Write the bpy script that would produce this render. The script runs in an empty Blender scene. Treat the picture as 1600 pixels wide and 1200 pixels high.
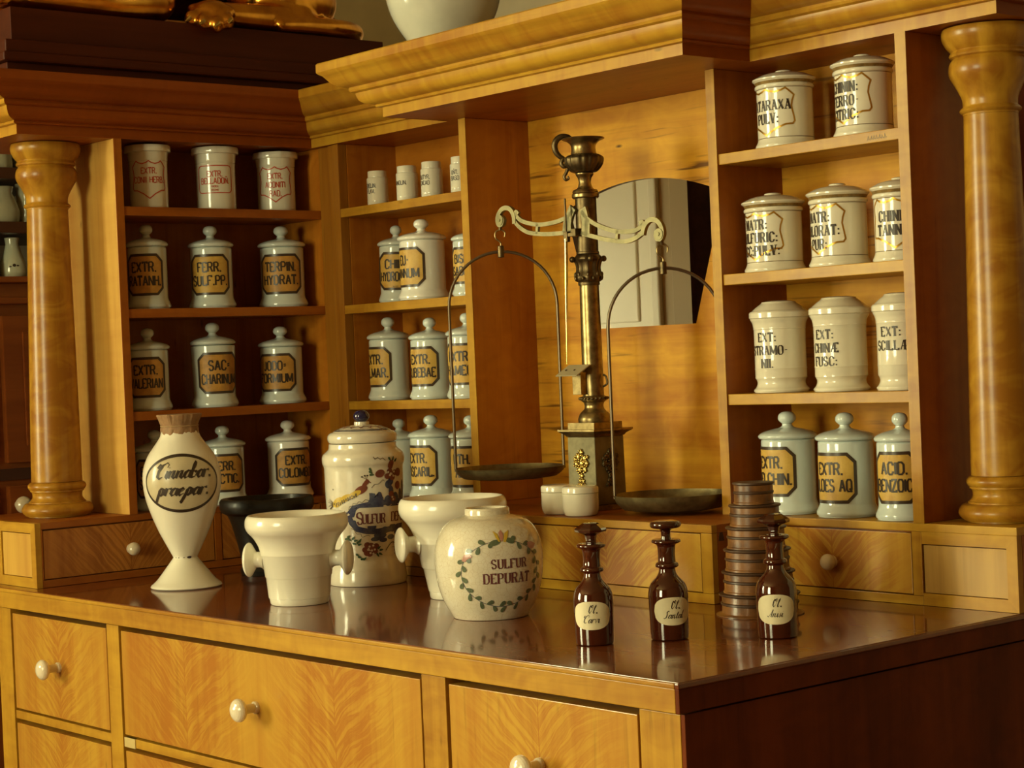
import bpy, bmesh, math, random
from mathutils import Vector, Matrix, noise
random.seed(7)
PI = math.pi
SC = bpy.context.scene
COL = SC.collection
ZO = 0.95                       # worktop height above the floor; all z below are measured from the worktop
CAM = Vector((1.6237994, -1.63303998, 0.39682998))

# ------------------------------------------------------------------ helpers
def link(o, parent=None):
    COL.objects.link(o)
    if parent is not None:
        o.parent = parent
    return o

def thing(name, label, cat, loc=(0, 0, 0), rz=0.0, group=None):
    o = bpy.data.objects.new(name, None)
    o.empty_display_size = 0.02
    link(o)
    o.location = loc
    o.rotation_euler = (0, 0, rz)
    o['label'] = label
    o['category'] = cat
    if group:
        o['group'] = group
    return o

def obj(name, bm, mat, parent=None, world=False, smooth=False, angle=38, label=None):
    """link bm as ONE mesh object; world=True: coordinates are world ones, cancel the parent's location"""
    bmesh.ops.recalc_face_normals(bm, faces=bm.faces)
    if smooth:
        for f_ in bm.faces:
            f_.smooth = True
        for e in bm.edges:
            if len(e.link_faces) == 2 and e.calc_face_angle(0) > math.radians(angle):
                e.smooth = False
    me = bpy.data.meshes.new(name)
    bm.to_mesh(me)
    bm.free()
    if mat:
        for m in (mat if isinstance(mat, (list, tuple)) else [mat]):
            me.materials.append(m)
    o = bpy.data.objects.new(name, me)
    link(o, parent)
    if world and parent is not None:
        p = parent
        v = Vector((0, 0, 0))
        while p is not None:
            v += p.location
            p = p.parent
        o.location = -v
    if label:
        o['label'] = label
    return o

def struct(name, bm, mat):
    o = obj(name, bm, mat)
    o['kind'] = 'structure'
    return o

def bx(bm, x0, x1, y0, y1, z0, z1, bev=0.0):
    r = bmesh.ops.create_cube(bm, size=1)
    vs = r['verts']
    for v in vs:
        v.co = Vector(((x0 + x1) / 2 + v.co.x * abs(x1 - x0), (y0 + y1) / 2 + v.co.y * abs(y1 - y0), (z0 + z1) / 2 + v.co.z * abs(z1 - z0)))
    if bev > 0:
        es = list({e for v in vs for e in v.link_edges})
        bmesh.ops.bevel(bm, geom=es, offset=bev, segments=2, affect='EDGES', profile=0.6)
    return bm

def B(*a, bev=0.0015):
    bm = bmesh.new()
    for q in a:
        bx(bm, *q, bev=bev)
    return bm

def catmull(pts, n=6):
    out = []
    P = [pts[0]] + list(pts) + [pts[-1]]
    for i in range(1, len(P) - 2):
        a, b, c, d = P[i - 1], P[i], P[i + 1], P[i + 2]
        for k in range(n):
            t = k / n
            out.append(tuple(0.5 * (2 * b[j] + (c[j] - a[j]) * t + (2 * a[j] - 5 * b[j] + 4 * c[j] - d[j]) * t * t + (3 * b[j] - a[j] - 3 * c[j] + d[j]) * t ** 3) for j in range(len(b))))
    out.append(tuple(pts[-1]))
    return out

def lathe(prof, segs=48, bm=None, center=(0, 0), mod=None):
    """prof: list of (r, z) from bottom axis to top axis"""
    bm = bm or bmesh.new()
    rings = []
    for r, z in prof:
        if r < 1e-6:
            rings.append([bm.verts.new((center[0], center[1], z))])
        else:
            ring = []
            for i in range(segs):
                a = 2 * PI * i / segs
                rr = r * (mod(a, r, z) if mod else 1)
                ring.append(bm.verts.new((center[0] + rr * math.cos(a), center[1] + rr * math.sin(a), z)))
            rings.append(ring)
    for A_, B_ in zip(rings, rings[1:]):
        if len(A_) == 1 and len(B_) == 1:
            continue
        for i in range(segs):
            j = (i + 1) % segs
            if len(A_) == 1:
                bm.faces.new((A_[0], B_[j], B_[i]))
            elif len(B_) == 1:
                bm.faces.new((A_[i], A_[j], B_[0]))
            else:
                bm.faces.new((A_[i], A_[j], B_[j], B_[i]))
    return bm

def tube(pts, rad, segs=8, bm=None, caps=True):
    """tube through points; rad is a float or a list"""
    bm = bm or bmesh.new()
    pts = [Vector(p) for p in pts]
    n = len(pts)
    up = Vector((0, 0, 1))
    rings = []
    prev = None
    for i, p in enumerate(pts):
        t = (pts[min(i + 1, n - 1)] - pts[max(i - 1, 0)]).normalized()
        if prev is None:
            a = t.cross(up)
            if a.length < 1e-3:
                a = t.cross(Vector((1, 0, 0)))
            a.normalize()
        else:
            a = (prev - t * prev.dot(t)).normalized()
        prev = a
        b = t.cross(a)
        r = rad[i] if isinstance(rad, (list, tuple)) else rad
        rings.append([bm.verts.new(p + (a * math.cos(2 * PI * k / segs) + b * math.sin(2 * PI * k / segs)) * r) for k in range(segs)])
    for A_, B_ in zip(rings, rings[1:]):
        for i in range(segs):
            j = (i + 1) % segs
            bm.faces.new((A_[i], A_[j], B_[j], B_[i]))
    if caps:
        bm.faces.new(rings[0][::-1])
        bm.faces.new(rings[-1])
    return bm

def ellipsoid(bm, c, r, rot=None, u=20, v=12):
    m = Matrix.Translation(Vector(c)) @ (rot or Matrix()) @ Matrix.Diagonal((r[0], r[1], r[2], 1))
    bmesh.ops.create_uvsphere(bm, u_segments=u, v_segments=v, radius=1, matrix=m)
    return bm

def prism(outline, y0, y1, axis='y', bm=None):
    """extrude a 2-D outline (a, z) between two planes"""
    bm = bm or bmesh.new()
    def P(a, z, d):
        return (a, d, z) if axis == 'y' else ((d, a, z) if axis == 'x' else (a, z, d))
    v0 = [bm.verts.new(P(a, z, y0)) for a, z in outline]
    v1 = [bm.verts.new(P(a, z, y1)) for a, z in outline]
    bm.faces.new(v0)
    bm.faces.new(v1[::-1])
    n = len(outline)
    for i in range(n):
        j = (i + 1) % n
        bm.faces.new((v0[j], v0[i], v1[i], v1[j]))
    return bm

def pieces(name, boxes, mat, parent, bev=0.001):
    for q in boxes:
        obj(name, B(q, bev=bev), mat, parent, world=True)

# ------------------------------------------------------------------ materials
def nmat(name):
    m = bpy.data.materials.new(name)
    m.use_nodes = True
    nt = m.node_tree
    return m, nt, nt.nodes, nt.links, nt.nodes['Principled BSDF']

def setp(b, **k):
    for a, v in k.items():
        n = {'rough': 'Roughness', 'metal': 'Metallic', 'coat': 'Coat Weight', 'coatr': 'Coat Roughness', 'spec': 'Specular IOR Level', 'trans': 'Transmission Weight', 'ior': 'IOR', 'sss': 'Subsurface Weight', 'base': 'Base Color'}[a]
        if a == 'base':
            v = (*v, 1)
        b.inputs[n].default_value = v

def mix(nd, lk, a, b, fac, mode='MIX'):
    m = nd.new('ShaderNodeMix')
    m.data_type = 'RGBA'
    m.blend_type = mode
    for s, v in ((6, a), (7, b)):
        if hasattr(v, 'links'):
            lk.new(v, m.inputs[s])
        else:
            m.inputs[s].default_value = (*v, 1)
    if hasattr(fac, 'links'):
        lk.new(fac, m.inputs[0])
    else:
        m.inputs[0].default_value = fac
    return m.outputs[2]

def math_(nd, lk, op, a, b=None):
    m = nd.new('ShaderNodeMath')
    m.operation = op
    for i, v in enumerate((a, b)):
        if v is None:
            continue
        if hasattr(v, 'links'):
            lk.new(v, m.inputs[i])
        else:
            m.inputs[i].default_value = v
    return m.outputs[0]

def ramp(nd, lk, fac, lo, hi):
    r = nd.new('ShaderNodeMapRange')
    lk.new(fac, r.inputs[0])
    r.inputs[1].default_value = lo
    r.inputs[2].default_value = hi
    return r.outputs[0]

def noise_(nd, lk, vec, scale, detail=3, rough=0.55, dist=0.0):
    n = nd.new('ShaderNodeTexNoise')
    lk.new(vec, n.inputs['Vector'])
    n.inputs['Scale'].default_value = scale
    n.inputs['Detail'].default_value = detail
    n.inputs['Roughness'].default_value = rough
    n.inputs['Distortion'].default_value = dist
    return n.outputs['Fac']

def scaled(nd, lk, vec, s, loc=(0, 0, 0)):
    m = nd.new('ShaderNodeMapping')
    lk.new(vec, m.inputs[0])
    m.inputs['Scale'].default_value = s
    m.inputs['Location'].default_value = loc
    return m.outputs[0]

def wood(name, light, dark, axis='x', rough=0.42, fig=None, coat=0.10, speck=0.5, flame=0.0, coatr=0.15, bump=0.03, seed=0.0, spec=0.22, streak=0.25, curl=0.0):
    """fig = (axis, seam position, mirror width, slope, strength): book-matched chevron veneer"""
    m, nt, nd, lk, b = nmat(name)
    tc = nd.new('ShaderNodeTexCoord')
    co = tc.outputs['Object']
    st = {'x': (2.2, 34, 34), 'y': (34, 2.2, 34), 'z': (34, 34, 2.2)}[axis]
    g = noise_(nd, lk, scaled(nd, lk, co, st, (seed, seed, seed)), 1.0, 5, 0.6, 0.6)
    st2 = {'x': (1.2, 7, 7), 'y': (7, 1.2, 7), 'z': (7, 7, 1.2)}[axis]
    g2 = noise_(nd, lk, scaled(nd, lk, co, st2, (seed + 3, seed, seed)), 1.0, 2, 0.5, 0.8)
    fac = math_(nd, lk, 'ADD', math_(nd, lk, 'MULTIPLY', g, 0.55), math_(nd, lk, 'MULTIPLY', g2, 0.6))
    if flame > 0:   # curly figure across the grain
        st3 = {'x': (26, 5, 5), 'y': (5, 26, 5), 'z': (5, 5, 26)}[axis]
        g3 = noise_(nd, lk, scaled(nd, lk, co, st3), 1.0, 2, 0.5, 1.2)
        fac = math_(nd, lk, 'ADD', fac, math_(nd, lk, 'MULTIPLY', math_(nd, lk, 'SUBTRACT', g3, 0.5), flame))
    if fig:
        ax, seam, w, slope, stren = fig
        sep = nd.new('ShaderNodeSeparateXYZ')
        lk.new(co, sep.inputs[0])
        a = sep.outputs['XYZ'.index(ax.upper())]
        d = math_(nd, lk, 'PINGPONG', math_(nd, lk, 'SUBTRACT', a, seam), w)
        wob = noise_(nd, lk, scaled(nd, lk, co, (9, 9, 9)), 1.0, 2)
        # the ripples rise from the seam and flatten out
        lift = math_(nd, lk, 'MULTIPLY', math_(nd, lk, 'POWER', math_(nd, lk, 'ADD', d, 0.002), 0.8), slope)
        h = math_(nd, lk, 'SUBTRACT', sep.outputs[2], lift)
        h = math_(nd, lk, 'ADD', h, math_(nd, lk, 'MULTIPLY', wob, 0.05))
        cmb = nd.new('ShaderNodeCombineXYZ')
        lk.new(math_(nd, lk, 'MULTIPLY', a, 11.0), cmb.inputs[0])
        lk.new(math_(nd, lk, 'MULTIPLY', h, 98.0), cmb.inputs[2])
        f3 = noise_(nd, lk, cmb.outputs[0], 1.0, 3, 0.55, 0.6)
        near = ramp(nd, lk, d, w * 0.95, w * 0.25)
        amp = math_(nd, lk, 'MULTIPLY', math_(nd, lk, 'ADD', math_(nd, lk, 'MULTIPLY', near, 0.85), 0.15), stren)
        fac = math_(nd, lk, 'ADD', fac, math_(nd, lk, 'MULTIPLY', math_(nd, lk, 'SUBTRACT', f3, 0.5), amp))
        thin = ramp(nd, lk, math_(nd, lk, 'ABSOLUTE', math_(nd, lk, 'SUBTRACT', f3, 0.53)), 0.045, 0.0)
        fac = math_(nd, lk, 'ADD', fac, math_(nd, lk, 'MULTIPLY', math_(nd, lk, 'MULTIPLY', thin, near), 0.13))
        seamline = ramp(nd, lk, d, 0.0009, 0.0003)
        fac = math_(nd, lk, 'ADD', fac, math_(nd, lk, 'MULTIPLY', seamline, 0.6))
    if curl > 0:
        g4 = noise_(nd, lk, scaled(nd, lk, co, (11, 11, 17), (5, 1, 2)), 1.0, 2, 0.5, 2.2)
        fac = math_(nd, lk, 'ADD', fac, math_(nd, lk, 'MULTIPLY', math_(nd, lk, 'SUBTRACT', g4, 0.5), curl))
    fac = ramp(nd, lk, fac, 0.40, 0.76)
    c = mix(nd, lk, light, dark, fac)
    if streak > 0:
        st4 = {'x': (5, 85, 85), 'y': (85, 5, 85), 'z': (85, 85, 5)}[axis]
        g5 = noise_(nd, lk, scaled(nd, lk, co, st4, (7, 3, seed)), 1.0, 2, 0.6, 0.3)
        g6 = noise_(nd, lk, scaled(nd, lk, co, (4, 4, 4), (1, 9, 2)), 1.0, 1)
        sk = math_(nd, lk, 'MULTIPLY', ramp(nd, lk, g5, 0.60, 0.72), ramp(nd, lk, g6, 0.47, 0.60))
        c = mix(nd, lk, c, tuple(x * 0.3 for x in dark), math_(nd, lk, 'MULTIPLY', sk, streak))
    # knots, worm holes and dark flecks
    if speck > 0:
        v = nd.new('ShaderNodeTexVoronoi')
        lk.new(scaled(nd, lk, co, {'x': (9, 26, 26), 'y': (26, 9, 26), 'z': (26, 26, 9)}[axis]), v.inputs['Vector'])
        v.inputs['Scale'].default_value = 0.8
        s = ramp(nd, lk, v.outputs['Distance'], 0.085, 0.03)
        v2 = noise_(nd, lk, scaled(nd, lk, co, (6, 6, 6)), 1.0, 1)
        s = math_(nd, lk, 'MULTIPLY', s, ramp(nd, lk, v2, 0.52, 0.58))
        c = mix(nd, lk, c, tuple(x * 0.16 for x in dark), math_(nd, lk, 'MULTIPLY', s, speck))
    lk.new(c, b.inputs['Base Color'])
    setp(b, rough=rough, coat=coat, coatr=coatr, spec=spec)
    bp = nd.new('ShaderNodeBump')
    bp.inputs['Strength'].default_value = bump
    bp.inputs['Distance'].default_value = 0.002
    lk.new(g, bp.inputs['Height'])
    lk.new(bp.outputs[0], b.inputs['Normal'])
    return m

def plain(name, col, rough=0.4, metal=0.0, var=0.0, vscale=20, col2=None, coat=0.0, bump=0.0, **k):
    m, nt, nd, lk, b = nmat(name)
    setp(b, rough=rough, metal=metal, base=col, coat=coat, coatr=0.05, **k)
    if var > 0 or bump > 0:
        tc = nd.new('ShaderNodeTexCoord')
        n = noise_(nd, lk, tc.outputs['Object'], vscale, 4, 0.6)
        if var > 0:
            c2 = col2 or tuple(x * (1 - var) for x in col)
            lk.new(mix(nd, lk, col, c2, ramp(nd, lk, n, 0.4, 0.68)), b.inputs['Base Color'])
        if bump > 0:
            bp = nd.new('ShaderNodeBump')
            bp.inputs['Strength'].default_value = bump
            bp.inputs['Distance'].default_value = 0.003
            lk.new(n, bp.inputs['Height'])
            lk.new(bp.outputs[0], b.inputs['Normal'])
    return m

LT, DK = (0.53, 0.295, 0.026), (0.33, 0.140, 0.010)
RL, RD = (0.40, 0.125, 0.012), (0.25, 0.062, 0.006)  # birch darkened and reddened, shade of right-facing sides put into the colour
M = {}
for ax in 'xyz':
    M['birch_' + ax] = wood('birch_' + ax, LT, DK, ax, flame=0.25, curl=.3, streak=.4)
    M['red_' + ax] = wood('red_birch_' + ax, RL, RD, ax, speck=0.6, curl=.3)
    M['orange_' + ax] = wood('orange_birch_' + ax, (0.54, 0.205, 0.018), (0.38, 0.12, 0.009), ax, speck=0.8, curl=.4)  # mid tone of the same birch, half shade put into the colour
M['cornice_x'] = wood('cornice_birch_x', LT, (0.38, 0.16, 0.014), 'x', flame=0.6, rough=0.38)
M['cornice_shade'] = wood('cornice_birch_shaded', (0.33, 0.080, 0.008), (0.21, 0.048, 0.004), 'y', flame=0.2, rough=0.42, spec=.12, coat=.04)  # darker copy for side-facing runs, their shade put into the colour
M['pine_x'] = wood('pale_back_board', (0.72, 0.37, 0.028), (0.44, 0.16, 0.010), 'x', coat=0.0, speck=1.0, rough=0.5, flame=0.1, streak=0.95, curl=.25)
M['column'] = wood('turned_column_birch', (0.56, 0.31, 0.030), (0.30, 0.12, 0.010), 'z', flame=0.05, rough=0.34, coat=0.30, coatr=0.22, curl=.5)
M['worktop'] = wood('polished_worktop', (0.215, 0.047, 0.004), (0.13, 0.024, 0.0015), 'x', rough=0.42, coat=0.90, coatr=0.08, speck=0.05, bump=0.004, spec=.15, curl=.3)
M['side'] = wood('dark_shade_wood', (0.17, 0.034, 0.004), (0.09, 0.016, 0.002), 'z', rough=0.5, coat=0.0, speck=0.1, spec=.1, curl=.3)  # very dark copy, shade of the right-hand end put into the colour
M['mahog'] = wood('dark_mahogany', (0.085, 0.018, 0.005), (0.045, 0.009, 0.003), 'y', rough=0.45, coat=0.0, speck=0, spec=.10)
M['gap'] = plain('shadow_gap_wood', (0.06, 0.018, 0.006), 0.8)
M['opal'] = plain('opal_glass', (0.63, 0.71, 0.69), 0.12, coat=0.6, sss=0.0)
M['opal_white'] = plain('opal_glass_white', (0.82, 0.83, 0.77), 0.12, coat=0.6)
M['porcelain'] = plain('cream_porcelain', (0.80, 0.76, 0.62), 0.14, coat=0.5, var=0.05, vscale=15)
M['porcelain_grey'] = plain('grey_white_porcelain', (0.72, 0.71, 0.60), 0.13, coat=0.5)
M['mortar'] = plain('mortar_porcelain', (0.84, 0.81, 0.68), 0.2, coat=0.35, var=0.05, vscale=8)
M['faience'] = plain('tin_glaze', (0.78, 0.73, 0.60), 0.16, coat=0.6, var=0.12, vscale=30, bump=0.05)
M['yellow'] = plain('yellowed_label_paper', (0.62, 0.40, 0.085), 0.5, var=0.25, vscale=45, col2=(0.52, 0.29, 0.05))
M['orange'] = plain('orange_label_paper', (0.56, 0.29, 0.055), 0.5, var=0.3, vscale=50)
M['cream_label'] = plain('cream_label_paper', (0.80, 0.72, 0.48), 0.55, var=0.08, vscale=60)
M['tan_label'] = plain('tan_label_ground', (0.60, 0.52, 0.34), 0.3, var=0.1, vscale=30, coat=0.3)
M['ink'] = plain('black_ink', (0.035, 0.022, 0.014), 0.4)
M['ink_dark'] = plain('dark_brown_border', (0.05, 0.032, 0.02), 0.35)
M['red_ink'] = plain('red_print', (0.50, 0.055, 0.02), 0.35)
M['violet_ink'] = plain('manganese_violet', (0.15, 0.045, 0.05), 0.3)
M['gold'] = plain('gold_line', (0.62, 0.36, 0.06), 0.3, metal=0.85)
M['goldband'] = plain('worn_gold_band', (0.34, 0.22, 0.07), 0.45, metal=0.3, var=0.5, vscale=90)
M['blue'] = plain('cobalt_paint', (0.035, 0.045, 0.12), 0.25, var=0.5, vscale=60, col2=(0.10, 0.11, 0.17), coat=0.4)
M['cobalt'] = plain('dark_cobalt_glaze', (0.012, 0.012, 0.06), 0.08, coat=0.8)
M['green'] = plain('green_paint', (0.05, 0.11, 0.05), 0.3, var=0.3, vscale=80)
M['leaf'] = plain('leaf_green_glaze', (0.13, 0.17, 0.10), 0.25, var=0.35, vscale=120, coat=0.3)
M['pinkp'] = plain('pink_petal_glaze', (0.52, 0.24, 0.18), 0.25, coat=0.3)
M['yellowp'] = plain('yellow_petal_glaze', (0.62, 0.42, 0.05), 0.25, coat=0.3)
M['brownp'] = plain('brown_paint', (0.22, 0.06, 0.035), 0.3, var=0.3, vscale=70)
M['brass'] = plain('aged_brass', (0.36, 0.27, 0.12), 0.34, metal=0.9, var=0.45, vscale=60, col2=(0.17, 0.12, 0.05))
M['brass_dark'] = plain('dark_bronze', (0.16, 0.115, 0.055), 0.42, metal=0.85, var=0.5, vscale=60)
M['brass_pale'] = plain('pale_matt_brass', (0.27, 0.235, 0.12), 0.5, metal=0.6, var=0.35, vscale=50)
M['brass_bright'] = plain('bright_gilt_brass', (0.52, 0.38, 0.12), 0.26, metal=1.0)
M['iron'] = plain('brown_iron_wire', (0.17, 0.13, 0.085), 0.4, metal=0.8)
M['pan'] = plain('tarnished_pan_brass', (0.23, 0.19, 0.09), 0.42, metal=0.75, var=0.45, vscale=35, col2=(0.12, 0.095, 0.045))
M['gilt'] = plain('gilded_bronze', (0.86, 0.42, 0.06), 0.24, metal=1.0, var=0.75, vscale=9, col2=(0.34, 0.11, 0.018), bump=0.1)
M['black_stone'] = plain('black_basalt', (0.012, 0.009, 0.006), 0.42, coat=0.08, spec=.3)
M['paper_cap'] = plain('brown_paper_cap', (0.33, 0.19, 0.09), 0.7, var=0.3, vscale=60)
M['horn'] = plain('brown_turned_horn', (0.25, 0.105, 0.028), 0.35, var=0.65, vscale=28, col2=(0.08, 0.03, 0.010), coat=0.2)
M['horn_dark'] = plain('dark_turned_rim', (0.065, 0.030, 0.014), 0.45, coat=0.05)
M['amber'] = plain('amber_glass', (0.055, 0.009, 0.003), 0.05, coat=1.0)
M['amber_stop'] = plain('amber_stopper_glass', (0.042, 0.008, 0.003), 0.06, coat=1.0)
M['amber_clear'] = plain('amber_clear_glass', (0.42, 0.10, 0.03), 0.03, trans=0.85, ior=1.45, coat=0.4)
M['knob'] = plain('cream_china_knob', (0.78, 0.70, 0.52), 0.15, coat=0.5)
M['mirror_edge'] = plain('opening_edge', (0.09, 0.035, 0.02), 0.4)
M['wall'] = plain('ochre_plaster', (0.44, 0.34, 0.16), 0.9, var=0.12, vscale=5, bump=0.05)
M['wall_cream'] = plain('cream_room_plaster', (.78, .71, .50), 0.9, var=0.08, vscale=4)
M['wall_dark'] = plain('brown_plaster', (0.20, 0.10, 0.035), 0.9, var=0.1, vscale=4)
M['ceiling'] = plain('cream_plaster', (0.40, 0.28, 0.13), 0.9)
M['whitepaint'] = plain('cream_gloss_paint', (0.84, 0.79, 0.62), 0.4)
M['beigepaint'] = plain('beige_gloss_paint', (0.38, 0.27, 0.12), 0.6)
M['cabinet_red'] = wood('far_cabinet_wood', (0.30, 0.085, 0.015), (0.19, 0.045, 0.008), 'y', speck=0.2)
M['glassware'] = plain('pale_glass', (0.62, 0.60, 0.42), 0.06, trans=0.35, ior=1.3, coat=0.6)
M['milk'] = plain('milky_vase_glass', (0.58, 0.60, 0.44), 0.15, coat=0.5)
M['bronze_lines'] = plain('brown_hairline', (0.16, 0.10, 0.05), 0.35)
M['floor'] = wood('floor_boards', (0.26, 0.11, 0.035), (0.16, 0.06, 0.018), 'y', rough=0.45, speck=0.2)
M['fabric'] = plain('brown_curtain_cloth', (0.10, 0.035, 0.015), 0.95, var=0.3, vscale=30)
M['chip'] = plain('chipped_glaze', (0.06, 0.035, 0.03), 0.6)

# ------------------------------------------------------------------ lettering: a stroke alphabet written as ribbons on turned surfaces
STEM = [(0, 0), (0, 1)]
G = {
 'A': (.62, [[(0, 0), (.31, 1)], [(.31, 1), (.62, 0)], [(.12, .34), (.5, .34)]]),
 'B': (.58, [STEM, [(0, 1), (.38, 1), (.52, .88), (.52, .66), (.38, .54), (0, .54)], [(.38, .54), (.58, .4), (.58, .14), (.42, 0), (0, 0)]]),
 'C': (.56, [[(.56, .74), (.56, .84), (.42, 1), (.16, 1), (0, .82), (0, .18), (.16, 0), (.42, 0), (.56, .16), (.56, .26)]]),
 'D': (.58, [STEM, [(0, 1), (.38, 1), (.58, .8), (.58, .2), (.38, 0), (0, 0)]]),
 'E': (.5, [STEM, [(0, 1), (.5, 1), (.5, .84)], [(0, 0), (.5, 0), (.5, .16)], [(0, .52), (.38, .52)]]),
 'F': (.5, [STEM, [(0, 1), (.5, 1), (.5, .84)], [(0, .52), (.38, .52)]]),
 'G': (.58, [[(.56, .78), (.42, 1), (.16, 1), (0, .82), (0, .18), (.16, 0), (.42, 0), (.56, .14), (.56, .45), (.34, .45)]]),
 'H': (.58, [STEM, [(.58, 0), (.58, 1)], [(0, .52), (.58, .52)]]),
 'I': (.06, [[(.03, 0), (.03, 1)]]),
 'J': (.4, [[(.36, 1), (.36, .16), (.24, 0), (.12, 0), (0, .15)]]),
 'K': (.58, [STEM, [(.56, 1), (0, .42)], [(.18, .6), (.58, 0)]]),
 'L': (.48, [STEM, [(0, 0), (.48, 0), (.48, .18)]]),
 'M': (.76, [STEM, [(0, 1), (.38, .12)], [(.38, .12), (.76, 1)], [(.76, 1), (.76, 0)]]),
 'N': (.6, [STEM, [(0, 1), (.6, 0)], [(.6, 0), (.6, 1)]]),
 'O': (.58, [[(.29, 0), (.14, 0), (0, .18), (0, .82), (.14, 1), (.44, 1), (.58, .82), (.58, .18), (.44, 0), (.29, 0)]]),
 'P': (.54, [STEM, [(0, 1), (.4, 1), (.54, .86), (.54, .62), (.4, .48), (0, .48)]]),
 'Q': (.6, [[(.29, 0), (.14, 0), (0, .18), (0, .82), (.14, 1), (.44, 1), (.58, .82), (.58, .18), (.44, 0), (.29, 0)], [(.32, .26), (.62, -.06)]]),
 'R': (.58, [STEM, [(0, 1), (.4, 1), (.54, .86), (.54, .64), (.4, .5), (0, .5)], [(.34, .5), (.58, 0)]]),
 'S': (.54, [[(.52, .78), (.4, 1), (.14, 1), (0, .84), (0, .66), (.14, .54), (.42, .46), (.54, .34), (.54, .16), (.4, 0), (.14, 0), (.02, .22)]]),
 'T': (.56, [[(.28, 0), (.28, 1)], [(0, .84), (0, 1), (.56, 1), (.56, .84)]]),
 'U': (.58, [[(0, 1), (0, .18), (.14, 0), (.44, 0), (.58, .18), (.58, 1)]]),
 'V': (.6, [[(0, 1), (.3, 0)], [(.3, 0), (.6, 1)]]),
 'X': (.6, [[(0, 1), (.6, 0)], [(0, 0), (.6, 1)]]),
 'Y': (.58, [[(0, 1), (.29, .5), (.29, 0)], [(.58, 1), (.29, .5)]]),
 'Z': (.54, [[(0, .84), (0, 1), (.54, 1), (0, 0), (.54, 0), (.54, .16)]]),
 'Æ': (.9, [[(0, 0), (.36, 1)], [(.5, 0), (.5, 1)], [(.36, 1), (.9, 1), (.9, .84)], [(.5, 0), (.9, 0), (.9, .16)], [(.14, .38), (.78, .38)]]),
 'Ñ': (.6, [STEM, [(0, 1), (.6, 0)], [(.6, 0), (.6, 1)], [(.1, 1.16), (.25, 1.24), (.38, 1.16), (.5, 1.24)]]),
 '.': (.08, [[(.04, 0), (.04, .1)]]),
 ':': (.1, [[(.05, .04), (.05, .16)], [(.05, .5), (.05, .62)]]),
 '-': (.3, [[(0, .5), (.3, .5)]]),
 '=': (.34, [[(0, .4), (.34, .46)], [(0, .6), (.34, .66)]]),
 ' ': (.3, []),
 # small cursive letters
 'a': (.40, [[(.34, .44), (.2, .5), (.05, .36), (.02, .14), (.12, 0), (.24, .06), (.34, .3)], [(.37, .5), (.33, .1), (.42, .02), (.52, .14)]]),
 'b': (.38, [[(-.04, .25), (.16, .72), (.20, 1.0), (.11, 1.06), (.04, .8), (0, .15), (.10, 0), (.26, .06), (.33, .3), (.28, .46), (.18, .42), (.24, .36), (.44, .42)]]),
 'e': (.34, [[(.02, .22), (.22, .3), (.3, .42), (.2, .5), (.06, .38), (.02, .14), (.14, 0), (.34, .14)]]),
 'i': (.16, [[(.06, .5), (.04, .1), (.12, .0), (.24, .16)], [(.09, .68), (.09, .74)]]),
 'l': (.18, [[(.02, .3), (.18, .86), (.12, 1), (.04, .84), (.03, .12), (.12, 0), (.26, .14)]]),
 'n': (.46, [[(.06, .5), (.02, 0)], [(.03, .2), (.2, .5), (.3, .48), (.28, .1), (.38, 0), (.5, .16)]]),
 'p': (.42, [[(0, .3), (.12, .52), (.08, .1), (-.04, -.44), (-.10, -.5)], [(.07, .3), (.22, .5), (.34, .42), (.34, .14), (.22, 0), (.1, .08)], [(.34, .2), (.46, .3)]]),
 'r': (.30, [[(.06, .52), (.01, 0)], [(.03, .24), (.16, .48), (.30, .50), (.32, .40)]]),
 's': (.28, [[(0, .1), (.16, .54), (.24, .2), (.14, 0), (.02, .08)], [(.2, .1), (.36, .2)]]),
 't': (.24, [[(.12, .84), (.05, .14), (.14, 0), (.28, .14)], [(-.04, .56), (.26, .58)]]),
 'v': (.36, [[(0, .44), (.08, .5), (.12, 0), (.3, .3), (.3, .5), (.42, .44)]]),
 'u': (.44, [[(.04, .5), (.03, .12), (.14, 0), (.3, .24)], [(.34, .5), (.31, .1), (.4, 0), (.5, .14)]]),
 # large cursive capitals
 '1': (.66, [[(.62, .74), (.66, .92), (.5, 1.06), (.26, .9), (.1, .5), (.12, .12), (.3, -.03), (.5, .1)], [(.4, .96), (.2, .86), (.02, .94), (-.04, .76), (.1, .68)]]),   # C
 '2': (.50, [[(.1, .96), (.0, .7), (.06, .2), (.22, .0), (.4, .3), (.46, .8), (.3, 1.0), (.2, .8), (.34, .66)]]),                                                  # O
 '3': (.52, [[(.52, .86), (.4, 1.02), (.22, .84), (.34, .5), (.32, .14), (.12, -.02), (-.06, .1)]]),                                                                # S
 '4': (.56, [[(-.06, .16), (.06, .0), (.24, .3), (.46, 1.0)], [(.46, 1.0), (.44, .1), (.54, .0)], [(.16, .4), (.5, .44)]]),                                         # A
}

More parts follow.
